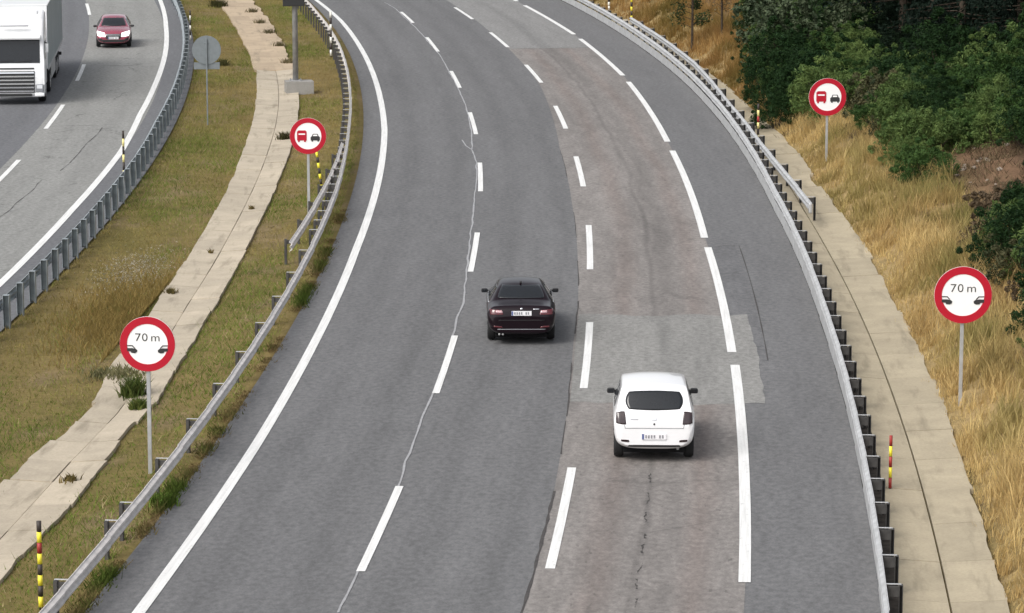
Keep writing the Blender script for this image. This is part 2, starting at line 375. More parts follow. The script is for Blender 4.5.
sub('lane_surface', joint_r, lane_e, 55.5, S1, .004, 'lane_far', nr=4)
def rough_patch(name, ra, rb, s0, s1, z, mat, parent, amp=.35, ns=24, nr=24):
    v = []; uv = []; f = []
    for i in range(ns+1):
        for j in range(nr+1):
            q = j/nr; a = s0+amp*(float(fbm(q*6., 3.3, 7))-.5)*2; b = s1+amp*(float(fbm(q*6., 8.8, 8))-.5)*2; s = a+(b-a)*i/ns
            A = float(ra(s)); B = float(rb(s))+.10*(float(fbm(s*.9, 1.5, 6))-.5)*2; r = A+(B-A)*q; v.append(P(s, r, z)); uv.append((s, r-560))
    for i in range(ns):
        for j in range(nr): k = i*(nr+1)+j; f.append((k, k+1, k+nr+2, k+nr+1))
    return mesh(name, v, f, mat, parent, uv)
rough_patch('repair_patch', lambda s: joint_r(s)+.05, lambda s: edge_r(s)+.62, -31.4, -19.6, .008, 'patch', road)
sub('repair_patch', lambda s: edge_r(s)+.03, lambda s: edge_r(s)+.85, -26.0, -7.6, .006, 'shoulder_patch')
z_p = .014
def dashes(name, r_of, ends, w):
    for a, b in ends: sub(name, lambda s: r_of(s)-w/2, lambda s: r_of(s)+w/2, a, b, z_p, 'white_line', ds=1.0)
d1 = [(70.5,77.6),(54.3,62.0),(37.6,44.9),(20.6,28.1),(4.4,12.0),(-12.6,-5.0),(-30.5,-22.9),(-47.4,-40.3),(-64.4,-57.1),(-81.4,-74),(87.3,94.7),(104,111.5),(121,128.5),(138,145.5)]
d2 = [(72.4,80.2),(56.2,64.4),(39.5,47.5),(22.3,30.3),(5.6,13.7),(-12.1,-3.4),(-29.7,-20.8),(-46.9,-38.3),(-64,-55.6),(89.4,97.4),(106.4,114.4),(123.4,131.4)]
d3 = [(62.8,81.0),(42.3,60.3),(18.0,39.6),(-6.0,15.3),(-24.9,-7.9),(-47.6,-26.6),(-72,-51.5),(84,103),(106,126),(129,149)]
dashes('lane_dash', line1_r, d1, .17); dashes('lane_dash', line2_r, d2, .19); dashes('edge_dash', edge_r, d3, .23)
sub('edge_line', lambda s: edgeL_r(s)-.12, lambda s: edgeL_r(s)+.12, S0, S1, z_p, 'white_line', ds=1.0)
seal = [(338,613),(352,582),(366,556),(400,482),(406,462),(414,440),(422,419),(433,396),(445,362),(453,334),(457,318),(463,303),(467,268),(468.5,250),(473.5,203),(476,180),(476.5,163),(472,150),(472,135),(467,110),(460,92),(450,74),(440,55),(428,42),(418,30),(404,17),(396,9),(384,2)]
pts = [pixsr(*p) for p in seal]; fine_pts = []
for a, b in zip(pts, pts[1:]):
    k = max(1, int(abs(b[0]-a[0])/.4))
    for i in range(k): t = i/k; fine_pts.append((a[0]+(b[0]-a[0])*t, a[1]+(b[1]-a[1])*t+.05*(vnoise(a[0]+(b[0]-a[0])*t, 3.)-.5)))
strip('crack_seal', fine_pts, .05, .010, 'seal', road, .3)
pts = [pixsr(*p) for p in [(462,140),(466,146),(472,150)]]; strip('crack_seal', pts, .05, .010, 'seal', road)
for s0, s1, w in ((-56,-40,.055),(-37,-33,.03),(-33,-26,.035),(-22.5,-17,.035),(-15,-10,.025),(-6,0,.018),(8,16,.02)):
    S = np.arange(s0, s1, .5); strip('joint_crack', [(s, float(joint_r(s))+.03*(float(vnoise(s*1.3, 8.))-.5)) for s in S], w, .011, 'joint', road, .5)
for s0, s1, off in ((-52.,-38.5,1.98),(-36,-33.5,2.03)):      # torn seam in the middle of the slow lane
    q = s0
    while q < s1:
        L = random.uniform(.25, 1.1); S = np.arange(q, q+L, .12)
        if len(S) > 2: strip('joint_crack', [(s, float(joint_r(s))+off+.10*(float(vnoise(s*1.1, 2.))-.5)+random.uniform(-.03,.03)) for s in S], random.uniform(.018,.045), .011, 'joint', road, 1.2)
        q += L+random.uniform(.1, 1.0)
for (sa, ra, sb, rb, w) in ((-26,576.85,-7.6,576.85,.025),(55.4,572.3,55.6,576.6,.06),(-7.6,576.2,-7.5,576.9,.03)):
    n = 12; strip('joint_crack', [(sa+(sb-sa)*i/n+.05*random.uniform(-1,1), ra+(rb-ra)*i/n) for i in range(n+1)], w, .011, 'joint', road, .6)

opp = sheet('opposite_road', 543.0, 556.72, S0, S1, 0.0, 'opp', ds=2.0, nr=6); tag(opp, kind='structure')
sheet('lane_surface', 551.35, 555.35, S0, S1, .004, 'opp_lane', opp, nr=3)
oppL = trace([(0,284),(72,210),(121,152),(140,115),(155,85),(165,55),(166,27),(160,0)])
sheet('edge_line', lambda s: oppL(s)-.12, lambda s: oppL(s)+.12, S0, S1, z_p, 'white_line', opp, ds=1.0)
oppD = lambda s: 551.75-.005*(np.asarray(s)-7)
for a, b in [(6.2,13.2),(23.1,31.9),(41.8,49.5),(78,86),(96,104),(113,121),(-11,-3.5),(-28,-20.5),(-45,-37.5)]:
    sheet('lane_dash', lambda s: oppD(s)-.09, lambda s: oppD(s)+.09, a, b, z_p, 'white_line', opp, ds=1.0)
sheet('edge_line', 547.7, 547.92, S0, S1, z_p, 'white_line', opp, ds=2.0)
for s0, s1, rr in ((-18,-8,552.6),(-2,8,553.1),(10,24,553.6)):
    S = np.arange(s0, s1, .5); strip('joint_crack', [(s, rr+.12*(float(vnoise(s*.6, 5.))-.5)+.02*(s-s0)) for s in S], .025, .011, 'joint', opp, .7)

# ------------------------------------------------------------------ concrete channels, slab by slab
def slab(name, s0, s1, ra, rb, za, zb, mat, parent, rag=0.0, ragside=1, th=.12):
    """one slab: top slopes from za at ra to zb at rb; the ragged side is broken unevenly"""
    n = 6; v = []; uv = []; f = []
    for i in range(n+1):
        s = s0+(s1-s0)*i/n; A = ra(s) if callable(ra) else ra; B = rb(s) if callable(rb) else rb
        j = rag*((float(fbm(s*.45, 4.+ragside, 31))-.5)*2.2+(float(fbm(s*2.3, 9.+ragside, 33))-.5)*.7)
        if ragside > 0: B = B+j
        else: A = A+j
        for r, z in ((A, za), (B, zb)):
            v.append(P(s, r, z)); uv.append((s, r-560))
            v.append(P(s, r, z-th)); uv.append((s, r-560))
    for i in range(n):
        k = 4*i; f += [(k, k+2, k+6, k+4), (k+2, k+3, k+7, k+6), (k, k+4, k+5, k+1)]
    f += [(0,1,3,2), (4*n, 4*n+2, 4*n+3, 4*n+1)]
    return mesh(name, v, f, mat, parent, uv)
gut = empty('gutter', P(-30, 579.9)); tag(gut, 'beige concrete gutter with a centre groove beside the right guardrail', 'gutter')
gut.matrix_world  # parts keep world coordinates through the inverse matrix
def fix(parent):
    bpy.context.view_layer.update(); inv = parent.matrix_world.inverted()
    for c in parent.children: c.matrix_parent_inverse = inv
groove = lambda s: np.interp(s, [-60,-49,-37,-18,-8,0,15,30,80], [579.95,579.9,579.8,579.62,579.53,579.5,579.6,579.75,579.95])
soil_w = lambda s: np.interp(s, [-60,-50,-38,-20,0,40], [.30,.32,.40,.48,.48,.45])
s = -84.0
while s < 70:
    o3 = random.gauss(0,.06); L = random.choice([2.9,3.0,3.1]); g = .012+.02*random.random(); dz = random.uniform(-.006,.006)
    slab('slab', s+g, s+L, lambda q: float(right_rf(q)+soil_w(q)), lambda q: groove(q)-.02, .0+dz, -.05+dz, 'concrete', gut, .02, -1)
    slab('slab', s+g, s+L+.0, lambda q: groove(q)+.02, lambda q: SLAB_E(q)+o3, -.05-dz, .02-dz, 'concrete', gut, .09, 1)
    s += L
fix(gut)
sheet('verge_strip', lambda s: right_rf(s)-.1, lambda s: right_rf(s)+soil_w(s)+.08, S0, S1, -.012, 'soil_shaded', ds=3); tag(bpy.data.objects['verge_strip'], kind='structure')  # soil strip whose dark tone also paints the rail's shadow
drL = trace([(0,495),(30,460),(83,414),(157,303),(215,213),(243,152),(252,125),(257,87),(256,70),(242,37),(217,0)], -.08)
drR = trace([(5,576),(37,542),(75,497),(110,460),(158,399),(186,354),(214,308),(255,232),(273,195),(290,152),(297,125),(299,100),(292,67),(275,35),(250,0)], -.08)
drC = lambda s: (drL(s)+drR(s))/2+.05
ch = empty('drain_channel', P(-10, 561)); tag(ch, 'pale concrete drainage channel with ragged edges running through the grass median', 'drain channel')
s = -84.0
while s < 46:
    L = random.choice([2.0,2.1,2.2]); g = .008+.02*random.random(); dz = random.uniform(-.01,.01)
    kk = 1.0 if s < -24 else .16; o1, o2 = random.gauss(0, .10)*kk, random.gauss(0, .05)*kk; rg = .03+.06*(s < -24)
    slab('slab', s+g, s+L, lambda q: drL(q)+o1, lambda q: drC(q)-.012, .0+dz-.02, -.075+dz, 'concrete_med', ch, rg, -1)
    slab('slab', s+g, s+L, lambda q: drC(q)+.012, lambda q: drR(q)+o2, -.075-dz, -.02-dz, 'concrete_med', ch, rg, 1)
    s += L
while s < 150:
    L = 3.0; slab('sediment', s, s+L, lambda q: drL(q)-.1, lambda q: drC(q), -.02, -.035, 'sand', ch, .08, -1)
    slab('sediment', s, s+L, lambda q: drC(q), lambda q: drR(q)+.05, -.035, -.02, 'sand', ch, .18, 1); s += L
sheet('groove_bed', lambda q: drC(q)-.05, lambda q: drC(q)+.05, -84, 46, -.105, 'concrete_grey_uv', ch)
fix(ch)

# ------------------------------------------------------------------ guardrails
def wbeam_mesh(L, h0=.44):
    prof = [(0,.0),(.012,.03),(.075,.065),(.08,.105),(.012,.15),(.012,.165),(.08,.21),(.075,.25),(.012,.285),(0,.315)]
    out = [(n, h0+z) for n, z in prof]+[(n-.012, h0+z) for n, z in prof[::-1]]
    v = [(n, y, z) for y in (0, L) for n, z in out]; k = len(out)
    f = [(i, (i+1)%k, k+(i+1)%k, k+i) for i in range(k)]
    m = len(prof)
    for i in range(m-1): f += [(i+1, i, k-1-i, k-2-i), (k+i, k+i+1, 2*k-2-i, 2*k-1-i)]
    me = bpy.data.meshes.new('beam'); me.from_pydata(v, [], f); me.update(); return me
def mesh_of(mb):
    bmesh.ops.recalc_face_normals(mb.bm, faces=mb.bm.faces); me = bpy.data.meshes.new('piece'); mb.bm.to_mesh(me); mb.bm.free(); return me
BEAM = wbeam_mesh(4.03)
PANEL = mesh_of(MB().box((.03, 2.015, .21), (.02, 4.03, .36), .006))
def post_me(h, w=.12, d=.06):                # C profile, open along the road
    t = .012; mb = MB()
    mb.box((0, -w/2, h/2-.15), (d, t, h+.3)); mb.box((-d/2, 0, h/2-.15), (t, w, h+.3)); mb.box((d/2, 0, h/2-.15), (t, w, h+.3))
    mb.box((0, 0, h-.004), (d, w, .008)); return mesh_of(mb)
POST = post_me(.72); POST_TALL = post_me(.86, .2, .16)
SPACER = mesh_of(MB().box((0,0,0), (.22,.05,.20), .006)); SPACER_S = mesh_of(MB().box((0,0,0.03), (.18,.05,.12), .006))
CAPP = mesh_of(MB().box((0,0,0), (.29,.055,.012), .003))
ENDC = mesh_of(MB().box((.03,0,.6), (.12,.12,.34), .05))
MATMESH = {}
def with_mat(me, mt):                        # one mesh per shape and material
    key = (me.name, mt)
    if key not in MATMESH:
        c = me.copy(); c.materials.clear(); c.materials.append(M[mt]); MATMESH[key] = c
    return MATMESH[key]
def rail(label, rf, s0, s1, side, mat, post_s, panel=False, post=POST, spacer=SPACER, postmat='galv', ends=(False, False), drop=0.0, plate=None, top=0.0, goff=.28):
    """side=+1: the beam's face looks to larger r. rf(s): r of the beam's back"""
    root = empty('guardrail', P((s0+s1)/2, float(rf((s0+s1)/2)))); tag(root, label, 'guardrail', 'steel guardrails along the carriageways')
    kids = []
    def put(name, me, mt, s, r, z=0.0, flip=None, tilt=0.0):
        m2 = with_mat(me, mt)
        o = bpy.data.objects.new(name, m2); col.objects.link(o); o.parent = root; o.location = P(s, r, z)
        o.rotation_euler = (tilt, 0, heading(s)+(math.pi if (flip if flip is not None else side < 0) else 0)); kids.append(o); return o
    s = s0; L = 4.0
    while s < s1-.1:
        a = float(rf(s)); b = float(rf(min(s+L, s1))); ang = math.atan2(b-a, L)
        z = top-(drop*max(0, 1-(s-s0)/8) if drop else 0)
        st = s if side > 0 else s+L
        for nm, me in (('beam', BEAM),)+((('screen_panel', PANEL),) if panel else ()):
            o = put(nm, me, mat, st, float(rf(st)), z); o.rotation_euler.z -= ang
            if nm == 'beam': o.location += Vector((random.uniform(-.004,.004), 0, random.uniform(-.006,.006)))
        s += L
    for q in post_s:
        if q < s0-.2 or q > s1+.2: continue
        r = float(rf(q)); tl = random.uniform(-.015,.015)
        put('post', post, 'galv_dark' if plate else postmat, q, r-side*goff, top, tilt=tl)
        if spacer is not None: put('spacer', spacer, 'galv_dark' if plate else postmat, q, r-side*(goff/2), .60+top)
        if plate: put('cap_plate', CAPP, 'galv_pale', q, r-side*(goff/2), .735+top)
    for k, e in enumerate(ends):
        if e: put('end_cap', ENDC, mat, (s0, s1)[k], float(rf((s0, s1)[k])))
    fix(root)
    return root
left_rf = lambda s: np.interp(s, [-85,-53,-20,0,17,50,73,175], [564.22,564.18,564.03,563.95,563.78,563.7,563.5,563.4])
ps = [-83,-79,-75,-71,-67,-63,-59,-55.2,-51.2,-46.7,-45.2,-41.2,-37.2,-33.2,-29.2,-25.2,-21.2,-17.2,-13.2,-9.2,-7.2,-5.2]+list(np.arange(-3,110,2.0))
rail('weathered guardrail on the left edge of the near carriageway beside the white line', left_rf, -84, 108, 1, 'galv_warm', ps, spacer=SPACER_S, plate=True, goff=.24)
left2 = lambda s: np.interp(s, [-12,3,9.5,14], [563.34,563.58,563.66,563.66])
rail('short overlapping guardrail end behind the left rail near the no-overtaking sign', left2, -11.8, 12, 1, 'galv_warm', [-11,-7,-3,1,5,9], spacer=SPACER_S, postmat='galv_dark', goff=.2)
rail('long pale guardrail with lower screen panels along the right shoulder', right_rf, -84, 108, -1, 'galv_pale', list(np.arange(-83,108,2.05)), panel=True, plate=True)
right2 = lambda s: np.interp(s, [-4,4,11,25,41,62,100], [579.4,579.2,579.08,579.2,579.65,579.75,579.9])
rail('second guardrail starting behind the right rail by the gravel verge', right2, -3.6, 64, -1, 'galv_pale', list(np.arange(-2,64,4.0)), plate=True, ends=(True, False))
opp_rf = lambda s: np.interp(s, [-85,-20,8,20,78,175], [556.65,556.62,556.48,556.32,556.2,556.15])
rail('blue-grey guardrail with close box posts beside the opposite carriageway', opp_rf, -60, 108, -1, 'galv_blue', list(np.arange(-60,108,2.0)), post=POST_TALL, spacer=None, postmat='galv_blue', goff=.14)

# ------------------------------------------------------------------ traffic signs
def disc_mesh(rad, th, n=48, inner=0.0, y0=0.0):
    mb = MB(); prof = [(rad, y0-th/2), (rad, y0+th/2)]
    if inner:
        mb.lathe([(inner, y0-th/2), (rad, y0-th/2), (rad, y0+th/2), (inner, y0+th/2)], n=n)
    else:
        mb.lathe(prof, n=n, close=False)
        for y in (y0-th/2, y0+th/2):
            vs = [v for v in mb.bm.verts if abs(v.co.y-y) < 1e-6]; vs.sort(key=lambda v: math.atan2(v.co.z, v.co.x)); mb.bm.faces.new(vs)
    return mb
def lettering(txt, size, parent, loc, mat, name='lettering', sx=1.0):
    cu = bpy.data.curves.new('txt', 'FONT'); cu.body = txt; cu.size = size; cu.align_x = 'CENTER'; cu.align_y = 'CENTER'; cu.extrude = .002; cu.resolution_u = 3; cu.offset = -.004*size
    t = bpy.data.objects.new('txt', cu); col.objects.link(t); dg = bpy.context.evaluated_depsgraph_get()
    me = bpy.data.meshes.new_from_object(t.evaluated_get(dg)); bpy.data.objects.remove(t)
    me.materials.clear(); o = link(name, me, mat, parent); o.location = loc; o.rotation_euler = (math.pi/2, 0, 0); o.scale = (sx, 1, 1); return o
def sign(label, s, r, zc, dia, kind, lean=0.0):
    z0 = float(hgt(s, r)); root = empty('traffic_sign', P(s, r, z0), heading(s)+.02); tag(root, label, 'sign', 'round road signs on posts')
    R = dia/2; h = zc-z0
    pw = .085 if kind != 'back' else .055; MB().box((0,.05,(h+R*.8)/2-.2), (pw,.05,h+R*.8+.4), .01).build('post', 'galv' if kind != 'back' else 'sign_back', root)
    d = disc_mesh(R, .02).build('disc', 'sign_white' if kind != 'back' else 'sign_back', root); d.location = (0,0,h)
    for zz in (-.25,.25): MB().box((0,.022,h+zz*R*2), (R*.35,.024,.04), .005).build('bracket', 'sign_back', root)
    if kind == 'back':
        MB().box((0,-.03,h-R-.06), (dia*.9,.02,.28), .004).build('supplementary_plate', 'sign_back', root)
        root.rotation_euler.z += math.pi; return root
    disc_mesh(R*.995, .012, inner=R*.735, y0=-.014).build('red_border', 'sign_red', d)
    y0, y1 = -.012, -.022
    ks = 1.0 if kind == '70' else 1.2
    def poly(name, pts, mat='sign_black', dy=0.0): return MB().prism([(x*R*ks, z*R*ks) for x, z in pts], y0+dy, y1+dy).build(name, mat, d)
    if kind == '70':
        [lettering(ch_, .36*R*1.15, d, (xx*R,-.014,.23*R), 'sign_black', sx=1.12) for ch_, xx in (('7',-.34),('0',-.09),('m',.29))]
        for q in (-1, 1):
            f = lambda pts: [(q*x, z) for x, z in pts]
            poly('car_symbol', f([(-.735,-.15),(-.56,-.15),(-.43,-.17),(-.37,-.22),(-.38,-.29),(-.46,-.33),(-.58,-.32),(-.60,-.27),(-.735,-.26)]))
            poly('windscreen_symbol', f([(-.735,-.04),(-.54,-.04),(-.44,-.15),(-.47,-.16),(-.56,-.07),(-.735,-.07)]))
    else:
        poly('lorry_symbol', [(-.50,-.20),(-.46,-.20),(-.46,-.27),(-.38,-.27),(-.38,-.20),(-.18,-.20),(-.18,-.27),(-.10,-.27),(-.10,-.20),(-.06,-.20),(-.06,.20),(-.12,.26),(-.44,.26),(-.50,.20)], 'sign_red')
        poly('windscreen_symbol', [(-.43,.06),(-.13,.06),(-.13,.12),(-.43,.12)], 'sign_white', -.004)
        poly('car_symbol', [(.12,-.20),(.16,-.20),(.16,-.25),(.23,-.25),(.23,-.20),(.43,-.20),(.43,-.25),(.50,-.25),(.50,-.20),(.54,-.20),(.54,-.05),(.48,.0),(.44,.10),(.22,.10),(.18,.0),(.12,-.05)])
        poly('windscreen_symbol', [(.22,.0),(.44,.0),(.41,.07),(.25,.07)], 'sign_white', -.004)
    return root
def at_Z(px, Z, py):
    x = (px-512)/FPX; v = (py-306.5)/FPX
    s, r = SR(x*Z, Z*(math.cos(PITCH)-v*math.sin(PITCH))); return s, r, CAM_H-Z*(math.sin(PITCH)+v*math.cos(PITCH))
for lab, px, py, Z, dia, kind in (
    ('red-bordered 70 m distance sign on a post behind the left guardrail', 147.5, 344, 69.6, 1.19, '70'),
    ('red-bordered 70 m distance sign standing in dry grass on the right bank', 963, 295, 76, 1.34, '70'),
    ('no-overtaking-for-lorries sign in the median beside a leaning striped stake', 308, 136, 105, 1.17, 'truck'),
    ('no-overtaking-for-lorries sign in front of dark shrubs on the right bank', 827.5, 97, 118, 1.36, 'truck')):
    s, r, zc = at_Z(px, Z, py); sign(lab, s, r, zc, dia, kind)
s, r, zc = at_Z(206.5, 131.7, 50); sign('grey back of a round sign with small plate below, on the median grass', s, r, zc, 1.16, 'back')

# ------------------------------------------------------------------ striped snow stakes
def stake(label, px, py, top, cols, lean=0.0, z=0.0, w=.028):
    """foot at the pixel, top at pixel row `top`"""
    x, y = pix(px, py, z); s, r = SR(x, y); z0 = float(hgt(s, r)); Zd = math.hypot(x, y)
    h = (py-top)*Zd/FPX/math.cos(PITCH)
    root = empty('marker_stake', (x, y, z)); tag(root, label, 'marker stake', 'striped marker stakes at the road edges'); root.rotation_euler = (0, lean, 0)
    MB().cyl((0,0,-.4), (0,0,h-.02), w*.8, n=8).build('pole', 'pole_dark', root, True)
    n = len(cols)
    for i, c in enumerate(cols): MB().cyl((0,0,h*i/n+.004), (0,0,h*(i+1)/n-.004), w, n=10).build('band', c, root, True)
    return root
Y, RD, DK, W, PY = 'pole_yellow', 'pole_red', 'pole_dark', 'pole_white', 'pole_pale'
stake('tall yellow and dark red striped stake at the lower left behind the rail', 41, 607, 518, [Y,DK,Y,DK,Y,RD,Y,DK], z=0, w=.045)
stake('red and yellow striped stake on the beige gutter beside the right rail', 890, 488, 434, [RD,Y,RD,Y,RD], w=.034)
stake('leaning yellow and dark striped stake in front of a no-overtaking sign', 322, 190, 146, [Y,DK,Y,DK,Y,DK,Y,DK], lean=-.13, w=.045)
stake('greenish white striped stake at the left rail near the steel mast', 331, 56, 12, [W,DK,W,DK,W,DK,W], w=.055)
stake('pale yellow striped stake beside the opposite guardrail in front of its white line', 124, 178, 131, [PY,DK,PY,DK,PY,DK], w=.04)
stake('pale striped stake at the opposite guardrail beside the grey sign back', 190.5, 40, 11, [W,DK,W,DK,W,DK], w=.04)
stake('pale yellow banded stake behind the right rails below the shrubs', 758, 141, 104, [PY,DK,PY,RD,PY,DK], w=.045)
stake('yellow and dark striped stake behind the far right guardrail end', 631.5, 20, -2, [Y,DK,Y,DK,Y], w=.055)
stake('short white stake behind the right guardrail at the top edge', 609, 10, -2, [W,W,DK], w=.06)

# ------------------------------------------------------------------ steel mast on a concrete block
s, r, _ = at_Z(298, 144.0, 90); mast = empty('steel_mast', P(s, r+.05, -.05), heading(s)); tag(mast, 'grey steel mast rising from a concrete block at the median drain', 'mast')
MB().cyl((-.15,0,.5), (-.15,0,9.0), .125, .10, 20).build('column', 'galv_old', mast, True)
MB().box((-.15,0,.53), (.55,.5,.04), .008).build('base_plate', 'galv_old', mast)
for sx in (-.37,.07):
    for sy in (-.19,.19): MB().cyl((sx,sy,.55), (sx,sy,.61), .022, n=6).build('anchor_bolt', 'galv_old', mast)
MB().box((-.2,-.1,3.98), (.95,.5,.34), .03).build('equipment_box', 'trim_black', mast)
MB().cyl((-.15,0,8.8), (3.2,0,9.1), .07, .05, 10).build('outreach_arm', 'galv_old', mast, True)
blk = MB().box((0,0,.2), (1.22,.85,.62), .025).build('concrete_block', 'concrete_grey'); blk.location = P(s, r+.05, -.05); blk.rotation_euler = (0,0,heading(s)+.12)
tag(blk, 'grey concrete foundation block under the steel mast', 'concrete block')

# ------------------------------------------------------------------ vehicles
def wheel(parent, x, y, rad, wid, out):
    w = MB().lathe([(rad*.62,-wid/2+.01),(rad*.9,-wid/2),(rad*.985,-wid/2+.03),(rad,-wid/4),(rad,wid/4),(rad*.985,wid/2-.03),(rad*.9,wid/2),(rad*.62,wid/2-.01)]).build('wheel', 'rubber', parent, True)
    w.location = (x, y, rad)
    mb = MB(); yo = out*(wid/2-.03); mb.lathe([(rad*.64, -wid/2+.02),(rad*.64, wid/2-.012),(rad*.60, wid/2-.012),(rad*.60,-wid/2+.02)])
    mb.cyl((0,yo-.01,0), (0,yo+.012,0), rad*.15, n=14)
    for k in range(5):
        a = 2*math.pi*k/5; mb.box((rad*.37*math.cos(a), yo, rad*.37*math.sin(a)), (rad*.50,.02,rad*.15), .005, rot=Matrix.Rotation(-a, 3, 'Y') if False else None) if False else None
        c = Vector((rad*.10*math.cos(a), yo, rad*.10*math.sin(a))); e = Vector((rad*.62*math.cos(a), yo, rad*.62*math.sin(a))); mb.cyl(c, e, rad*.10, rad*.07, 6)
    mb.cyl((0,yo-.05*out,0), (0,yo-.045*out,0), rad*.6, n=20)
    mb.build('rim', 'rim', w, False)
    return w
class Car:
    """st: stations from the back (x=0) to the front: (x, zb, wb, wm, zm, ws, zs, wt, zt, zc)"""
    def __init__(self, label, s, r, rz, st, paint, wheels, rad, creases=(), tcr=.35):
        self.root = empty('car', P(s, r, .014), rz); tag(self.root, label, 'car', 'cars on the carriageways')
        K = 7; v = []; f = []
        for (x, zb, wb, wm, zm, ws, zs, wt, zt, zc) in st:
            half = [(0,zb),(wb,zb),(wm,zm),(ws,zs),(wt,zt),(wt*.55,zt+.8*(zc-zt)),(0,zc)]
            v += [(x,y,z) for y,z in half]+[(x,-y,z) for y,z in half[1:-1][::-1]]
        k = 2*K-2; n = len(st)
        for i in range(n-1):
            for j in range(k): f.append((i*k+j, i*k+(j+1)%k, (i+1)*k+(j+1)%k, (i+1)*k+j))
        for b, rev in ((0, True), ((n-1)*k, False)):
            for j in range(K-1):
                q = [b+j, b+j+1, b+(k-j-1)%k, b+(k-j)%k]; q2 = []
                for a in q:
                    if a not in q2: q2.append(a)
                f.append(q2[::-1] if rev else q2)
        me = bpy.data.meshes.new('body'); me.from_pydata(v, [], f); me.update()
        bm = bmesh.new(); bm.from_mesh(me); bmesh.ops.recalc_face_normals(bm, faces=bm.faces)
        cl = bm.edges.layers.float.new('crease_edge')
        for e in bm.edges:
            a, b2 = (q.index for q in e.verts); ja, jb = a % k, b2 % k
            if ja == jb and ja in (3, k-3): e[cl] = .55
            if ja == jb and ja in (4, k-4): e[cl] = tcr
            if a//k == b2//k and a//k in creases: e[cl] = .6
            if a//k == b2//k and a//k in (0, n-1): e[cl] = .45
        bm.to_mesh(me); bm.free()
        tmp = bpy.data.objects.new('tmp', me); col.objects.link(tmp)
        ss = tmp.modifiers.new('s', 'SUBSURF'); ss.levels = 3; ss.render_levels = 3
        cut = MB()
        for x, y in wheels: cut.cyl((x, y-.30 if y > 0 else y-.25, rad), (x, y+.25 if y > 0 else y+.30, rad), rad*1.16, n=28)
        cm = mesh_of(cut); cm.materials.append(M['well']); co = bpy.data.objects.new('tmpcut', cm); col.objects.link(co)
        bo = tmp.modifiers.new('b', 'BOOLEAN'); bo.object = co; bo.operation = 'DIFFERENCE'; bo.solver = 'EXACT'; bo.material_mode = 'TRANSFER'
        me.materials.append(M[paint]); 
        bpy.context.view_layer.update(); dg = bpy.context.evaluated_depsgraph_get()
        bo.show_viewport = False; bpy.context.view_layer.update()
        d2 = bpy.context.evaluated_depsgraph_get(); self.bvh = BVHTree.FromObject(tmp, d2)
        bo.show_viewport = True; bpy.context.view_layer.update(); dg = bpy.context.evaluated_depsgraph_get()
        out = bpy.data.meshes.new_from_object(tmp.evaluated_get(dg)); bpy.data.objects.remove(tmp); bpy.data.objects.remove(co)
        self.body = link('body', out, None, self.root, True); out.set_sharp_from_angle(angle=R_(40))
        for x, y in wheels: wheel(self.root, x, y, rad, .21, 1 if y > 0 else -1)
    def hit(self, a, b, ax, mid):
        if ax == 'rear': o, d = Vector((-3, a, b)), Vector((1,0,0))
        elif ax == 'front': o, d = Vector((8, a, b)), Vector((-1,0,0))
        elif ax == 'left': o, d = Vector((a, 3, b)), Vector((0,-1,0))
        elif ax == 'right': o, d = Vector((a, -3, b)), Vector((0,1,0))
        else: o, d = Vector((a, b, 4)), Vector((0,0,-1))
        return self.bvh.ray_cast(o, d)
    def patch(self, name, corners, ax, mat, k=.2, off=.006, n=12, m=10, parent=None, deep=.03):
        """a panel lying on the body: 4 corners in the view plane, sides rounded by k"""
        c = [Vector(q) for q in corners]; v = []; ok = {}; f = []
        for i in range(n+1):
            for j in range(m+1):
                x = 2*i/n-1; y = 2*j/m-1; X = x*math.sqrt(1-k*y*y/2); Yy = y*math.sqrt(1-k*x*x/2)
                u = (X+1)/2; w = (Yy+1)/2
                q = (c[0]*(1-u)+c[1]*u)*(1-w)+(c[3]*(1-u)+c[2]*u)*w
                h = self.hit(q[0], q[1], ax, 0)
                if h[0] is None: continue
                nn = h[1]; ok[i,j] = len(v); v.append(h[0]+nn*off)
        top = len(v)
        for i in range(n):
            for j in range(m):
                q = [(i,j),(i+1,j),(i+1,j+1),(i,j+1)]
                if all(t in ok for t in q): f.append([ok[t] for t in q])
        me = bpy.data.meshes.new(name); me.from_pydata([tuple(q) for q in v], [], f); bm = bmesh.new(); bm.from_mesh(me)
        bmesh.ops.recalc_face_normals(bm, faces=bm.faces); bm.normal_update()
        view = {'rear': Vector((-1,0,0)), 'front': Vector((1,0,0)), 'left': Vector((0,1,0)), 'right': Vector((0,-1,0)), 'top': Vector((0,0,1))}[ax]
        if bm.faces and sum(fc.normal.dot(view) for fc in bm.faces) < 0: bmesh.ops.reverse_faces(bm, faces=bm.faces); bm.normal_update()
        be = [e for e in bm.edges if e.is_boundary]; nrm = {vv: vv.normal.copy() for vv in bm.verts}
        ex = bmesh.ops.extrude_edge_only(bm, edges=be)
        for vv in [g for g in ex['geom'] if isinstance(g, bmesh.types.BMVert)]: vv.co -= view*deep
        bm.to_mesh(me); bm.free()
        return link(name, me, mat, parent or self.root, True)
    def mirror_pair(self, name, corners, ax, mat, **kw):
        a = self.patch(name, corners, ax, mat, **kw)
        if ax in ('left',): b = self.patch(name, corners, 'right', mat, **kw)
        elif ax == 'top': b = self.patch(name, [(x, -y) for x, y in corners], ax, mat, **kw)
        else: b = self.patch(name, [(-y, z) for y, z in corners], ax, mat, **kw)
        return a, b
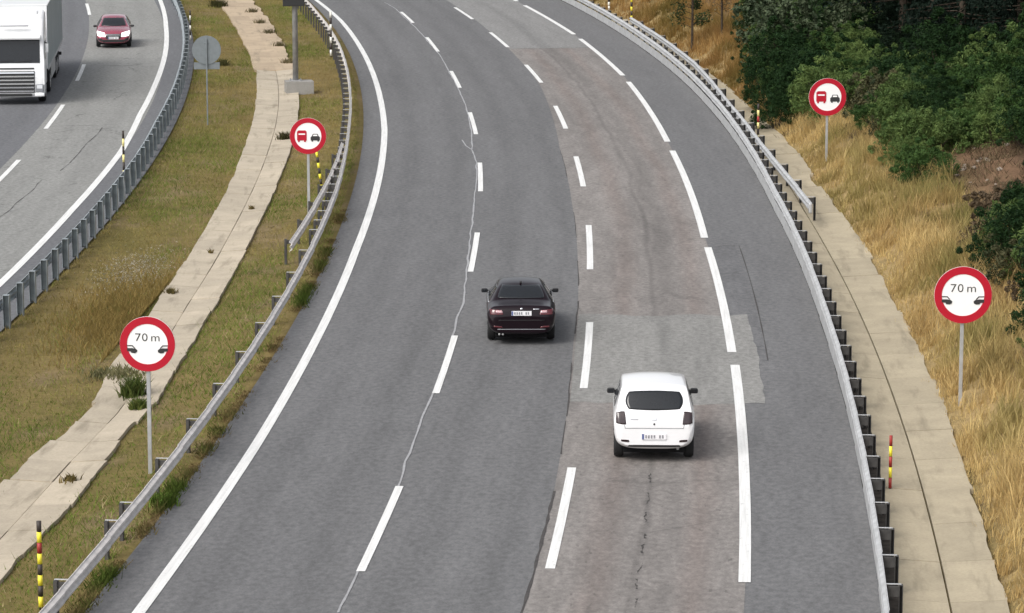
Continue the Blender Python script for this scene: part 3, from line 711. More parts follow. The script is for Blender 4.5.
    def mirrors(self, x, y, z, mat):
        for q in (-1, 1):
            m = MB().box((x, q*(y+.085), z-.03), (.11,.17,.11), .045, seg=3).build('mirror', mat, self.root, True)
            MB().box((x-.056, q*(y+.085), z-.03), (.008,.12,.08), .003).build('mirror_glass', 'glass', m)
            MB().box((x+.02, q*(y-.03), z-.04), (.06,.14,.04), .012).build('mirror_arm', 'trim_black', m)
    def plate(self, ax, z, w=.52, h=.12, y=0.0, marks='front'):
        sgn = -1 if ax == 'rear' else 1; h0 = self.hit(y, z, ax, 0)[0]; x = h0.x+sgn*.015
        p = MB().box((x, y, z), (.012, w, h), .004).build('number_plate', 'plate', self.root)
        MB().box((x+sgn*.007, y-sgn*(-1)*(w/2-.025)*-1 if False else y+(w/2-.025)*(1 if ax == 'rear' else -1), z), (.004,.045,h*.92)).build('country_strip', 'plate_blue', p)
        for i in range(7):
            if i != 4: MB().box((x+sgn*.007, y+(.17-.058*i)*(1 if ax == 'rear' else -1), z), (.003,.034,h*.55), .006).build('plate_character', 'plate_ink', p)

# --- white hatchback
st = [(0.00,.36,.62,.70,.46,.74,.60,.72,.74,.77),
      (0.05,.31,.70,.80,.50,.83,.72,.76,.90,.93),
      (0.14,.27,.74,.845,.54,.845,.86,.78,1.03,1.07),
      (0.34,.24,.76,.86,.56,.855,.93,.73,1.30,1.35),
      (0.46,.22,.76,.865,.58,.855,.94,.695,1.43,1.475),
      (0.56,.22,.76,.865,.58,.855,.95,.68,1.465,1.515),
      (1.30,.20,.76,.865,.58,.855,.95,.67,1.475,1.54),
      (2.00,.20,.76,.865,.58,.855,.94,.67,1.45,1.51),
      (2.40,.20,.76,.865,.58,.85,.93,.66,1.375,1.43),
      (3.08,.20,.76,.86,.56,.83,.92,.70,.98,1.04),
      (3.60,.20,.74,.85,.54,.80,.84,.62,.90,.95),
      (3.92,.22,.68,.80,.50,.74,.72,.54,.77,.81),
      (4.06,.28,.52,.62,.46,.58,.58,.44,.62,.65)]
def on_road(px, py): return pixsr(px, py)
sw, rw = pixsr(654.0, 464)
hb = Car('white five-door hatchback driving away in the right lane', sw, rw, heading(sw)+math.pi/2+.04, st, 'paint_white', [(.72,.74),(.72,-.74),(3.28,.74),(3.28,-.74)], .30, (2,5,8), .75)
hb.patch('rear_window', [(-.61,1.05),(.61,1.05),(.60,1.40),(-.60,1.40)], 'rear', 'glass', k=.46, n=18)
hb.patch('windscreen', [(-.60,1.06),(.60,1.06),(.50,1.38),(-.50,1.38)], 'front', 'glass', k=.1, n=14)
hb.mirror_pair('side_window', [(.70,1.02),(1.46,1.00),(1.46,1.38),(.86,1.37)], 'left', 'glass', k=.08)
hb.mirror_pair('side_window', [(1.54,1.00),(2.72,.99),(2.30,1.33),(1.54,1.38)], 'left', 'glass', k=.08)
for a in hb.mirror_pair('tail_lamp', [(.585,.78),(.80,.80),(.79,1.01),(.62,1.03)], 'rear', 'lamp_smoke', k=.22, off=.012):
    pass
hb.mirror_pair('reflector', [(.52,.43),(.69,.44),(.70,.485),(.53,.475)], 'rear', 'lamp_smoke', k=.3, off=.008)
hb.patch('bumper_skirt', [(-.56,.33),(.56,.33),(.54,.375),(-.54,.375)], 'rear', 'trim_black', k=.1, off=.006)
hb.patch('tailgate_seam', [(-.62,.705),(.62,.705),(.62,.718),(-.62,.718)], 'rear', 'cowl_grey', k=.02, off=.004, m=1, n=16)
hb.mirror_pair('tailgate_seam', [(.60,.705),(.612,.705),(.70,1.0),(.688,1.0)], 'rear', 'cowl_grey', k=.01, off=.004, m=10, n=1)
hb.mirror_pair('door_seam', [(1.50,.42),(1.512,.42),(1.512,.98),(1.50,.98)], 'left', 'cowl_grey', k=.01, off=.004, m=10, n=1)
hb.patch('badge', [(-.06,.86),(.06,.86),(.055,.905),(-.055,.905)], 'rear', 'chrome', k=.6, off=.010)
hb.patch('tailgate_latch', [(-.022,.775),(.022,.775),(.022,.81),(-.022,.81)], 'rear', 'trim_black', k=.3, off=.008, n=3, m=3)
hb.patch('model_lettering', [(-.50,.865),(-.35,.87),(-.35,.888),(-.50,.883)] if False else [(.33,.868),(.50,.868),(.50,.884),(.33,.884)], 'rear', 'cowl_grey', k=.05, off=.006, m=2)
hb.plate('rear', .545); hb.mirrors(2.62, .82, 1.02, 'trim_black')
MB().box((2.0,0,.22), (3.4,1.3,.12), .03).build('underbody', 'well', hb.root)
MB().cyl((.18,-.50,.27), (.5,-.50,.28), .03, n=10).build('exhaust', 'galv_old', hb.root)
hb.root.scale = (1.0, 1.03, 1.09)

# --- dark saloon
st = [(0.00,.34,.62,.70,.44,.72,.58,.66,.74,.77),
      (0.06,.29,.70,.82,.50,.84,.72,.76,.92,.955),
      (0.16,.26,.74,.87,.54,.875,.84,.75,.995,1.03),
      (0.55,.22,.76,.895,.56,.885,.90,.74,1.01,1.045),
      (0.78,.20,.76,.90,.57,.89,.91,.71,1.05,1.085),
      (1.22,.20,.76,.905,.57,.89,.915,.60,1.31,1.355),
      (1.50,.20,.76,.905,.57,.89,.915,.565,1.375,1.42),
      (2.10,.20,.76,.905,.57,.89,.91,.56,1.39,1.44),
      (2.60,.20,.76,.905,.57,.885,.90,.55,1.355,1.405),
      (3.30,.20,.76,.90,.56,.86,.89,.72,.965,1.03),
      (3.95,.20,.74,.89,.54,.84,.84,.66,.90,.95),
      (4.38,.22,.68,.83,.50,.77,.70,.56,.77,.81),
      (4.53,.28,.52,.64,.46,.60,.56,.46,.62,.65)]
sb, rb = pixsr(521.5, 346)
bs = Car('dark saloon with a maroon tint driving away in the middle lane', sb, rb, heading(sb)+math.pi/2+.055, st, 'paint_black', [(.95,.77),(.95,-.77),(3.72,.77),(3.72,-.77)], .315, (2,4))
bs.patch('rear_window', [(-.63,1.09),(.63,1.09),(.50,1.36),(-.50,1.36)], 'rear', 'glass', k=.16, n=18)
bs.patch('windscreen', [(-.62,1.05),(.62,1.05),(.48,1.36),(-.48,1.36)], 'front', 'glass', k=.1, n=14)
bs.mirror_pair('side_window', [(1.02,1.00),(1.86,.98),(1.86,1.30),(1.42,1.29)], 'left', 'glass', k=.08)
bs.mirror_pair('side_window', [(1.93,.98),(3.02,.97),(2.58,1.28),(1.93,1.31)], 'left', 'glass', k=.08)
for lm in bs.mirror_pair('tail_lamp', [(.46,.80),(.80,.80),(.82,.93),(.50,.91)], 'rear', 'lamp_red', k=.15, off=.012): pass
bs.mirror_pair('reversing_lamp', [(.48,.845),(.66,.85),(.66,.905),(.50,.90)], 'rear', 'lamp_pink', k=.15, off=.02, n=5, m=4)
bs.mirror_pair('reflector', [(.48,.46),(.72,.48),(.72,.52),(.50,.50)], 'rear', 'lamp_red', k=.2, off=.008, n=6, m=3)
bs.patch('bumper_strip', [(-.62,.415),(.62,.415),(.62,.432),(-.62,.432)], 'rear', 'cowl_grey', k=.02, off=.008, m=2, n=16)
bs.patch('boot_seam', [(-.60,.655),(.60,.655),(.60,.668),(-.60,.668)], 'rear', 'trim_black', k=.02, off=.004, m=1, n=14)
bs.patch('badge', [(-.03,.93),(.03,.93),(.03,.965),(-.03,.965)], 'rear', 'chrome', k=.8, off=.010, n=5, m=5)
bs.patch('model_lettering', [(-.46,.925),(-.30,.925),(-.30,.945),(-.46,.945)], 'rear', 'chrome', k=.05, off=.010, m=2, n=5)
bs.plate('rear', .84); bs.mirrors(2.85, .86, .99, 'trim_black')
MB().box((1.42,0,1.425), (.14,.05,.045), .015).build('roof_aerial', 'trim_black', bs.root, True)
for y in (.48,.57): MB().cyl((.03,y,.285), (.3,y,.285), .027, n=12).build('exhaust', 'galv_old', bs.root, True)
MB().box((2.2,0,.22), (3.8,1.35,.12), .03).build('underbody', 'well', bs.root)
bs.mirror_pair('window_trim', [(1.0,.955),(3.05,.935),(3.05,.952),(1.0,.972)], 'left', 'chrome', k=.01, off=.008, m=1, n=14, deep=.01)

# --- red hatchback coming towards the camera on the other carriageway
st = [(0.00,.36,.62,.70,.46,.72,.60,.66,.76,.80),
      (0.08,.28,.72,.84,.52,.84,.78,.74,.95,.99),
      (0.30,.24,.76,.88,.56,.87,.90,.68,1.20,1.24),
      (0.60,.22,.76,.89,.57,.88,.92,.61,1.38,1.42),
      (1.20,.20,.76,.89,.57,.88,.92,.58,1.42,1.47),
      (1.80,.20,.76,.89,.57,.88,.91,.57,1.40,1.455),
      (2.20,.20,.76,.89,.57,.875,.90,.55,1.34,1.395),
      (2.98,.20,.76,.885,.56,.85,.88,.72,.95,1.015),
      (3.60,.20,.75,.88,.54,.83,.83,.66,.89,.945),
      (4.02,.20,.72,.85,.50,.79,.74,.60,.80,.85),
      (4.20,.24,.66,.78,.46,.72,.62,.54,.68,.72),
      (4.28,.28,.56,.66,.42,.62,.52,.48,.56,.60)]
s, r = pixsr(113.5, 48.5)
a_h = heading(s)-math.pi/2
fwd = Vector((math.cos(a_h), math.sin(a_h), 0)); base = P(s, r, .014)-fwd*4.28
rc = Car('red car with bright headlamps coming towards the camera behind the lorry', 0, 0, 0, st, 'paint_red', [(.80,.76),(.80,-.76),(3.38,.76),(3.38,-.76)], .315, (7,))
rc.root.location = base; rc.root.rotation_euler = (0,0,a_h)
rc.patch('windscreen', [(-.64,1.00),(.64,1.00),(.50,1.345),(-.50,1.345)], 'front', 'glass', k=.1, n=16)
rc.patch('rear_window', [(-.58,1.04),(.58,1.04),(.50,1.34),(-.50,1.34)], 'rear', 'glass', k=.2)
rc.mirror_pair('side_window', [(.62,1.0),(1.38,.98),(1.38,1.33),(.80,1.32)], 'left', 'glass', k=.08)
rc.mirror_pair('side_window', [(1.46,.98),(2.70,.96),(2.15,1.28),(1.46,1.33)], 'left', 'glass', k=.08)
rc.mirror_pair('headlamp', [(.38,.56),(.76,.60),(.82,.82),(.42,.75)], 'front', 'headlamp', k=.25, off=.012)
rc.patch('grille', [(-.36,.46),(.36,.46),(.40,.70),(-.40,.70)], 'front', 'trim_black', k=.08, off=.010)
for zz in (.62,.665): rc.patch('grille_bar', [(-.36,zz),(.36,zz),(.36,zz+.016),(-.36,zz+.016)], 'front', 'chrome', k=.02, off=.016, m=1)
rc.patch('lower_intake', [(-.62,.30),(.62,.30),(.60,.43),(-.60,.43)], 'front', 'trim_black', k=.08, off=.008)
rc.mirror_pair('fog_lamp_recess', [(.54,.36),(.74,.40),(.74,.52),(.56,.48)], 'front', 'trim_black', k=.2, off=.008)
rc.plate('front', .51); rc.mirrors(2.62, .85, 1.0, 'trim_black')
MB().box((2.1,0,.22), (3.6,1.35,.12), .03).build('underbody', 'well', rc.root)

# --- articulated lorry
def lorry():
    s, r = pixsr(45.5, 105); a = heading(s)-math.pi/2; fw = Vector((math.cos(a), math.sin(a), 0)); lf = Vector((-fw.y, fw.x, 0))
    base = P(s, r, .014)-lf*1.25
    root = empty('lorry', base, a+.034); tag(root, 'white articulated lorry coming towards the camera at the left edge', 'lorry')
    # x=0 is the front bumper, negative x runs back; +y is the lorry's left (right in the picture)
    side = [(-2.25,.95),(-2.25,3.55),(-1.9,3.86),(-1.25,3.84),(-.62,3.45),(-.36,2.95),(-.12,1.75),(-.02,1.25),(0,.85),(0,.45),(-.10,.32),(-.75,.32),(-.80,.95)]
    mb = MB(); A = [mb.bm.verts.new((x,-1.23,z)) for x,z in side]; B = [mb.bm.verts.new((x,1.23,z)) for x,z in side]; n = len(side)
    for i in range(n): mb.bm.faces.new((A[i],A[(i+1)%n],B[(i+1)%n],B[i]))
    mb.bm.faces.new(A[::-1]); mb.bm.faces.new(B)
    bmesh.ops.bevel(mb.bm, geom=[e for e in mb.bm.edges if all(abs(v.co.y) > 1.2 for v in e.verts) and abs(e.verts[0].co.y-e.verts[1].co.y) < .1], offset=.16, segments=4, affect='EDGES', profile=.5)
    cab = mb.build('cab', 'truck_white', root, True); cab.data.set_sharp_from_angle(angle=R_(35))
    def slant(name, z0, z1, y0, y1, mat, off=.012, parent=root, th=.02):
        xs = lambda z: np.interp(z, [.45,.85,1.25,1.75,2.95,3.45], [0,0,-.02,-.12,-.36,-.62])
        v = []
        for o in (off, off-th):
            for z, y in ((z0,y0),(z0,y1),(z1,y1),(z1,y0)): v.append((float(xs(z))+o, y, z))
        return mesh(name, v, [(0,1,2,3),(7,6,5,4),(0,4,5,1),(1,5,6,2),(2,6,7,3),(3,7,4,0)], mat, parent)
    def mesh_wiper(root, y): MB().box((-.10,y+.3,1.84), (.02,.75,.025), .004, rot=Matrix.Rotation(.12,3,'X') ).build('wiper', 'trim_black', root)
    slant('windscreen', 1.76, 2.74, -1.05, 1.05, 'glass', .014)
    MB().box((-.24,0,2.84), (.34,2.2,.13), .04, rot=Matrix.Rotation(.25,3,'Y')).build('sun_visor', 'truck_white', root, True)
    slant('grille', .52, 1.42, -.82, .82, 'trim_black', .045, th=.05); slant('bumper_intake', .36, .47, -.7, .7, 'trim_black', .012); [mesh_wiper(root, q) for q in (-.75, .05)]
    for z in np.linspace(.58,1.36,6): slant('grille_bar', z-.03, z+.03, -.80, .80, 'chrome', .06)
    slant('badge_strip', 1.50, 1.56, -.8, .8, 'trim_black', .02)
    for q in (-1, 1):
        h = MB().box((-.055, q*1.02, .70), (.16,.34,.36), .05, seg=3).build('headlamp', 'cowl_grey', root, True); MB().box((.028, q*1.02, .76), (.012,.24,.15), .005).build('headlamp_lens', 'headlamp_off', h)
        MB().box((.01,q*1.02,.42), (.08,.4,.14), .03).build('fog_lamp_panel', 'truck_white', root, True)
        MB().box((-.55,q*1.33,2.35), (.10,.14,.42), .04).build('mirror', 'truck_white', root, True)
        MB().cyl((-.55,q*1.18,2.62), (-.5,q*1.36,2.56), .02, n=8).build('mirror_arm', 'trim_black', root)
        MB().box((-1.05,q*1.236,2.22), (.80,.012,.80), .005).build('side_window', 'glass', root)
        MB().box((-1.2,q*1.235,1.35), (1.15,.014,1.1), .006).build('cab_door', 'truck_white', root)
        for k, z in enumerate((.5,.8)): MB().box((-1.0,q*1.15,z), (.5,.16,.05), .01).build('step', 'trim_black', root)
        w = wheel(root, -1.45, q*1.05, .50, .32, q); wheel(root, -5.1, q*1.0, .50, .45, q)
        for x in (-11.1,-12.4,-13.7): wheel(root, x, q*1.0, .50, .40, q)
        MB().box((-7.7,q*1.22,.78), (3.6,.04,.55), .01).build('side_guard', 'galv_pale', root)
        MB().cyl((-.75,q*.95,3.78), (-.75,q*.95,3.9), .05, n=8).build('marker_lamp', 'headlamp_off', root)
    MB().box((-.30,0,3.32), (.10,1.2,.05), .01).build('roof_strip', 'cowl_grey', root)
    MB().box((-3.6,0,.85), (6.2,.85,.28), .02).build('chassis', 'trim_black', root); MB().box((-10.5,0,1.05), (11.0,.9,.25), .02).build('trailer_frame', 'trim_black', root)
    t = MB().box((-9.6,0,2.60), (13.6,2.54,2.76), .04).build('trailer_box', 'trailer_grey', root)
    MB().box((-9.6,0,3.99), (13.62,2.57,.06), .015).build('trailer_roof', 'truck_white', t)
    MB().box((-2.785,0,2.60), (.03,2.50,2.70), .006).build('front_bulkhead', 'truck_white', t)
    for q in (-1, 1):
        MB().box((-9.6,q*1.275,1.24), (13.6,.03,.12), .005).build('side_rail', 'galv_pale', t)
        for k in range(12): MB().box((-3.4-k*1.12,q*1.272,2.6), (.05,.016,2.6), .003).build('curtain_strap', 'trailer_grey', t)
    MB().box((-16.35,0,.6), (.1,2.4,.15), .02).build('rear_bumper', 'trim_black', root)
lorry()

# ------------------------------------------------------------------ grass and weeds
def blades(name, s, r, h, w, lean, colr, mat, tall=False, parent=None, zoff=0.0, la=None):
    n = len(s); base = PN(s, r, hgt(s, r)+zoff-.01); az = rng.uniform(0, 2*np.pi, n); la = rng.uniform(0, 2*np.pi, n) if la is None else la
    side = np.stack([np.cos(az), np.sin(az), 0*az], -1)*w[:,None]; ld = np.stack([np.cos(la), np.sin(la), 0*la], -1)*(lean*h)[:,None]; up = np.array([0,0,1.])[None]*h[:,None]
    if tall:
        v = np.stack([base-side, base+side, base+up*.55+ld*.3+side*.8, base+up*.55+ld*.3-side*.8, base+up+ld], 1); tris = np.array([[0,1,2],[0,2,3],[3,2,4]]); k = 5
    else:
        v = np.stack([base-side, base+side, base+up+ld], 1); tris = np.array([[0,1,2]]); k = 3
    f = (np.arange(n)[:,None,None]*k+tris[None]).reshape(-1,3)
    return leafmesh(name, v.reshape(-1,3), f, np.repeat(colr, k, 0), mat, parent)
def leafmesh(name, v, f, c, mat, parent=None, asmesh=False):
    me = bpy.data.meshes.new(name); nv, nf, kk = len(v), len(f), f.shape[1]
    me.vertices.add(nv); me.vertices.foreach_set('co', v.astype(np.float32).ravel())
    me.loops.add(nf*kk); me.loops.foreach_set('vertex_index', f.astype(np.int32).ravel())
    me.polygons.add(nf); me.polygons.foreach_set('loop_start', np.arange(0, nf*kk, kk, dtype=np.int32)); me.polygons.foreach_set('loop_total', np.full(nf, kk, np.int32))
    at = me.color_attributes.new('Col', 'FLOAT_COLOR', 'POINT'); at.data.foreach_set('color', np.c_[c, np.ones(nv)].astype(np.float32).ravel())
    me.update(calc_edges=True)
    if asmesh: me.materials.append(M[mat]); return me
    return link(name, me, mat, parent)
def lerp3(a, b, t): return np.array(a)[None]*(1-t[:,None])+np.array(b)[None]*t[:,None]
# median turf
n = 260000; s = rng.uniform(-62, 105, n); s = -62+(s+62)**1.0; r = rng.uniform(556.75, 564.15, n)
inn = (r > drL(s)+.03+.16*(fbm(s*2, r*0+3, 41)-.5)) & (r < drR(s)-.03+.16*(fbm(s*2, r*0+8, 42)-.5)); keep = ~inn
pn = fbm(s*.5, r*1.1, 51); keep &= (rng.random(n) < np.clip(1.6-1.4*pn, .12, 1)); s, r, pn = s[keep], r[keep], pn[keep]
g1 = np.clip(fbm(s*.16, r*.40, 61)*3.2-1.05, 0, 1); nearg = np.clip((-s-22)/18, 0, 1)*.55; brown = np.clip((s-8)/20, 0, 1)*np.clip((62-s)/20, 0, 1)*.3
gt = np.clip(g1*.8+.26+nearg*1.3-brown+rng.normal(0, .16, len(s)), 0, 1)
c = lerp3((.36,.26,.105), (.145,.205,.035), gt); c = np.where(rng.random(len(s))[:,None] < .12, np.array([[.36,.29,.16]]), c); c *= (rng.uniform(.85, 1.13, len(s))*(.70+.58*fbm(s*.30, r*1.0, 66))*(.72+.56*fbm(s*1.5, r*.3, 67)))[:,None]
hh = rng.gamma(4, .015, len(s))*(1+.6*g1); o = blades('median_turf', s, r, hh, rng.uniform(.006,.013,len(s)), .8, c, 'grass')
tag(o, 'short olive and brown grass covering the median', 'grass', kind='stuff')
# weeds under the left guardrail
n = 26000; s = rng.uniform(-62, 60, n); r = 564.22+rng.normal(0, .10, n); pn = fbm(s*.5, s*0+2, 71); k = (pn > .40) & (r < 564.55) & (s < 2); s, r, pn = s[k], r[k], pn[k]
c = lerp3((.17,.125,.06), (.07,.105,.02), np.clip((pn-.45)*4+rng.normal(0,.2,len(s)),0,1))*rng.uniform(.6,1.2,len(s))[:,None]
hh = rng.uniform(.04,.20,len(s))*np.clip((pn-.36)*5,.3,1.5); o = blades('roadside_weeds', s, r, hh, rng.uniform(.008,.02,len(s)), .8, c, 'grass', zoff=.06)
tag(o, 'green and brown weeds growing along the asphalt edge below the left guardrail', 'weeds', kind='stuff')
# dry grass on the right bank
bd = [ground_hit(*p) for p in [(1060,400),(1024,335),(1000,300),(965,248),(930,212),(885,165),(850,128),(822,124),(790,140),(770,118),(758,95),(750,60),(742,20)]]
bs_, bdd = np.array([q[0] for q in bd]), np.array([q[1]-float(SLAB_E(q[0])) for q in bd]); od = np.argsort(bs_); bs_, bdd = bs_[od], bdd[od]
def dmin(s): return np.interp(s, np.r_[bs_, 140], np.r_[bdd, bdd[-1]+1])
n = 150000; s = rng.uniform(-66, 112, n); d = rng.beta(1.0, 1.25, n)*(dmin(s)+1.7)-.16+.10*(fbm(s*1.1, s*0+6, 83)-.5)*2; r = SLAB_E(s)+d
nc = 5200; ci = rng.integers(0, nc, n); cs, cd = s[ci], d[ci]; isc = rng.random(n) < .72; dx, dy = rng.normal(0, .10, n), rng.normal(0, .10, n); s = np.where(isc, cs+dy, s); d = np.where(isc, cd+dx, d); r = SLAB_E(s)+d; LA = np.where(isc, np.arctan2(dy, dx)+rng.normal(0,.5,n), rng.uniform(0,6.28,n)); CH = np.where(isc, rng.uniform(.55,1.35,nc)[ci], .75); CT = np.where(isc, rng.random(nc)[ci], rng.random(n))
cl = fbm(s*.9, r*.9, 81); k = rng.random(n) < np.clip(cl*2.4-.35, .08, 1); s, r, d, cl, LA, CH, CT = s[k], r[k], d[k], cl[k], LA[k], CH[k], CT[k]
gp = np.clip(fbm(s*.3, r*.5, 85)*3-1.42, 0, 1)
c = lerp3((.76,.58,.28), (.50,.34,.15), np.clip(fbm(s*.4, r*.6, 88)*1.4-.5+.6*CT+rng.normal(0,.12,len(s)),0,1)); c = c*(1-gp[:,None]*.8)+np.array([[.22,.22,.07]])*gp[:,None]*.8
far = np.clip((s-22)/16,0,1)[:,None]; c = c*(1-far)+c*np.array([[.66,.55,.46]])*far  # far grass browner; the shadow lying there is painted into its colour
c *= rng.uniform(.7,1.2,len(s))[:,None]
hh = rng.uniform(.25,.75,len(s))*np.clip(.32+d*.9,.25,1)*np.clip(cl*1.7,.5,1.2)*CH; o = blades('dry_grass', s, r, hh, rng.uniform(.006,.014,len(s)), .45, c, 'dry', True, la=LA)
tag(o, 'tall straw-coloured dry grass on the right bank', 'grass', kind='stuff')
# brown-gold tall grass patch in the median above the left sign
n = 7000; s0_, r0_ = pixsr(122, 312); s = s0_+rng.normal(0, 3.2, n); r = np.clip(r0_+rng.normal(0, .75, n), 556.9, 560.0)
c = lerp3((.42,.29,.11), (.25,.18,.06), rng.random(n)); o = blades('straw_patch', s, r, rng.uniform(.08,.30,n), rng.uniform(.006,.013,n), .6, c, 'dry', True)
tag(o, 'brown-gold patch of taller straw in the median above the left 70 m sign', 'grass', kind='stuff')
n = 1600; s0_, r0_ = pixsr(135, 268); mb = None
c = lerp3((.42,.37,.30), (.55,.50,.42), rng.random(n)); s = s0_+rng.normal(0, 2.0, n); r = r0_+rng.normal(0, .55, n)
o = blades('cut_litter', s, r, rng.uniform(.02,.06,n), rng.uniform(.02,.045,n), 1.4, c, 'dry'); tag(o, 'pale scattered litter of dead stalks on the median grass', 'litter', kind='stuff')
# tufts and plants in the drain
def tuft(label, px, py, h, spread, n, ca, cb, mat='grass', z=-.08):
    s0, r0 = pixsr(px, py, z); s = s0+rng.normal(0, spread*1.3, n); r = r0+rng.normal(0, spread, n)
    c = lerp3(ca, cb, rng.random(n))*rng.uniform(.6,1.2,n)[:,None]
    o = blades('weed_tuft', s, r, rng.uniform(.4,1,n)*h, rng.uniform(.01,.022,n), .6, c, mat, True, zoff=.05)
    return tag(o, label, 'plant', 'weed tufts on the concrete channels')
GR = ((.05,.085,.02), (.12,.14,.04)); BR = ((.09,.08,.03), (.2,.15,.06))
tuft('green weed bush sprouting in the drain beside the left 70 m sign', 133, 396, .55, .13, 500, *GR)
tuft('smaller green weed in the drain just below the sign-side bush', 139, 410, .35, .09, 260, *GR)
tuft('grey-green grass patch lying over the drain left of the 70 m sign', 116, 375, .18, .30, 900, (.12,.13,.06), (.22,.2,.11))
tuft('small dark tuft on the left edge of the drain halfway up', 171, 294, .22, .08, 160, *BR)
tuft('tiny sprig on the drain groove below the middle bend', 211, 254, .2, .03, 30, *BR)
tuft('tiny dark sprig at the right edge of the upper drain', 252, 210, .2, .04, 50, *BR)
tuft('low weed on the drain at the lower left edge of the picture', 70, 482, .2, .08, 90, *BR)
tuft('dark round weed on the grass at the top of the drain', 219, 7, .5, .22, 380, (.05,.055,.02), (.1,.09,.04))
tuft('small dark weed on the grass right of the grey sign back', 223, 66, .35, .14, 200, (.05,.06,.02), (.1,.09,.04))
tuft('dark weed beside the drain behind the no-overtaking sign', 285, 140, .4, .12, 240, (.06,.06,.025), (.12,.1,.05))
for (x, y), w_ in zip([(252,13),(260,24),(269,34),(279,47),(288,64)], ['topmost', 'second from the top', 'middle', 'second lowest', 'lowest']):
    tuft('grey-brown weed tuft on the sandy upper drain, %s of five' % w_, x, y, .35, .13, 140, (.10,.09,.05), (.2,.17,.1))
bright = tuft('bright green weed clump at the asphalt edge under the left guardrail', 163, 505, .28, .11, 500, (.07,.13,.02), (.12,.17,.04), z=0)
bright['group'] = 'weeds at the asphalt edge'

# ------------------------------------------------------------------ shrubs and trees
def leaf_cloud(cent, rad, n, size, ca, cb, elong=2.0, bias=.5):
    """n leaf quads on clumps; returns verts, faces, colours"""
    k = rng.integers(0, len(cent), n); d = rng.normal(size=(n,3)); d /= np.linalg.norm(d, axis=1)[:,None]
    rr = rad[k]*rng.uniform(.35, 1.05, n)**.6; p = cent[k]+d*rr[:,None]
    nrm = d*bias+rng.normal(size=(n,3))*.6+np.array([0,0,.35]); nrm /= np.linalg.norm(nrm, axis=1)[:,None]
    a = np.cross(nrm, rng.normal(size=(n,3))); a /= np.linalg.norm(a, axis=1)[:,None]; b = np.cross(nrm, a)
    w = size*rng.uniform(.6,1.4,n); a = a*(w*elong)[:,None]; b = b*w[:,None]
    v = np.stack([p-a, p+b*.9, p+a, p-b*.9], 1).reshape(-1,3); f = np.arange(4*n).reshape(-1,4)
    tone = rng.random(len(cent))[k]*.55+rng.random(n)*.45
    return v, f, np.repeat(lerp3(ca, cb, tone), 4, 0)
def stems(base_pts, mat='bark'):
    mb = MB()
    for a, b, r1, r2 in base_pts: mb.cyl(a, b, r1, r2, 5, False)
    bmesh.ops.recalc_face_normals(mb.bm, faces=mb.bm.faces); me = bpy.data.meshes.new('stem'); mb.bm.to_mesh(me); mb.bm.free(); me.materials.append(M[mat]); return me
SH = []
def shrub_proto(h, w, nc, n, size, ca, cb, elong=2.2, mat='leaf', upright=.0):
    u = rng.random(nc); a = rng.uniform(0, 2*np.pi, nc); zz = h*(.12+.78*u**.8); q = w*np.sqrt(np.clip(1-((zz/h-.3)/.75)**2, .04, 1))*np.sqrt(rng.random(nc))
    cent = np.stack([np.cos(a)*q, np.sin(a)*q, zz], -1); rad = rng.uniform(.12,.28,nc)*w*1.2
    ne = nc; a2 = rng.uniform(0, 2*np.pi, ne); z2 = rng.random(ne); q2 = w*rng.uniform(.75,1.25,ne)*np.sqrt(np.clip(1-z2**2,.05,1))
    cent = np.r_[cent, np.stack([np.cos(a2)*q2, np.sin(a2)*q2, h*(.12+z2*rng.uniform(.75,1.25,ne))], -1)]; rad = np.r_[rad, rng.uniform(.06,.14,ne)*w]
    cr = leafmesh('crown', *leaf_cloud(cent, rad, n, size, ca, cb, elong), mat, asmesh=True)
    st = stems([((0,0,-.3), tuple(c*np.array([.8,.8,.9])), .03*h/1.5, .008) for c in cent[:9]])
    return st, cr
G1 = ((.020,.048,.015), (.062,.115,.032)); G2 = ((.03,.05,.018), (.075,.105,.036)); G3 = ((.03,.04,.02), (.10,.095,.05)); G5 = ((.045,.085,.026), (.145,.205,.065)); G4 = ((.010,.028,.011), (.028,.058,.018))
dark = [shrub_proto(1.5,1.1,40,9000,.017,*G1,3.6), shrub_proto(1.9,1.3,48,11000,.018,*G5,3.6), shrub_proto(1.3,1.2,38,8500,.017,*G5,3.6), shrub_proto(2.3,1.4,50,11000,.021,*G4,3), shrub_proto(1.6,1.0,34,8500,.017,*G4,3)]
brownish = [shrub_proto(1.2,1.0,26,3200,.026,*G3), shrub_proto(.9,.9,22,2400,.026,(.06,.045,.03),(.15,.11,.07))]
under = [shrub_proto(1.6,1.3,36,7000,.022,(.006,.014,.008),(.020,.038,.018),3), shrub_proto(1.9,1.2,36,7000,.022,(.005,.012,.008),(.016,.030,.016),3)]  # undergrowth whose leaf colours carry the shade of the wood
pale = [shrub_proto(3.4,1.6,40,3400,.065,(.018,.034,.018),(.11,.14,.082),1.6), shrub_proto(2.8,1.3,34,2600,.05,(.018,.032,.016),(.10,.125,.075),1.6)]
def place(name, proto, s, r, sc, label, cat, group, sz=None, parts=('stem','crown')):
    root = empty(name, P(s, r, float(hgt(s, r))), rng.uniform(0, 6.28)); root.scale = (sc, sc, sz or sc); tag(root, label, cat, group)
    for pn, me in zip(parts, proto): o = bpy.data.objects.new(pn, me); col.objects.link(o); o.parent = root
    return root
def proj(p):
    d = Vector(p)-Vector((0,0,CAM_H)); zc = d.y*math.cos(PITCH)-d.z*math.sin(PITCH); yc = d.y*math.sin(PITCH)+d.z*math.cos(PITCH)
    return 512+FPX*d.x/zc, 306.5-FPX*yc/zc
bare = ground_hit(975, 178); bare2 = ground_hit(955, 215)
pts = []
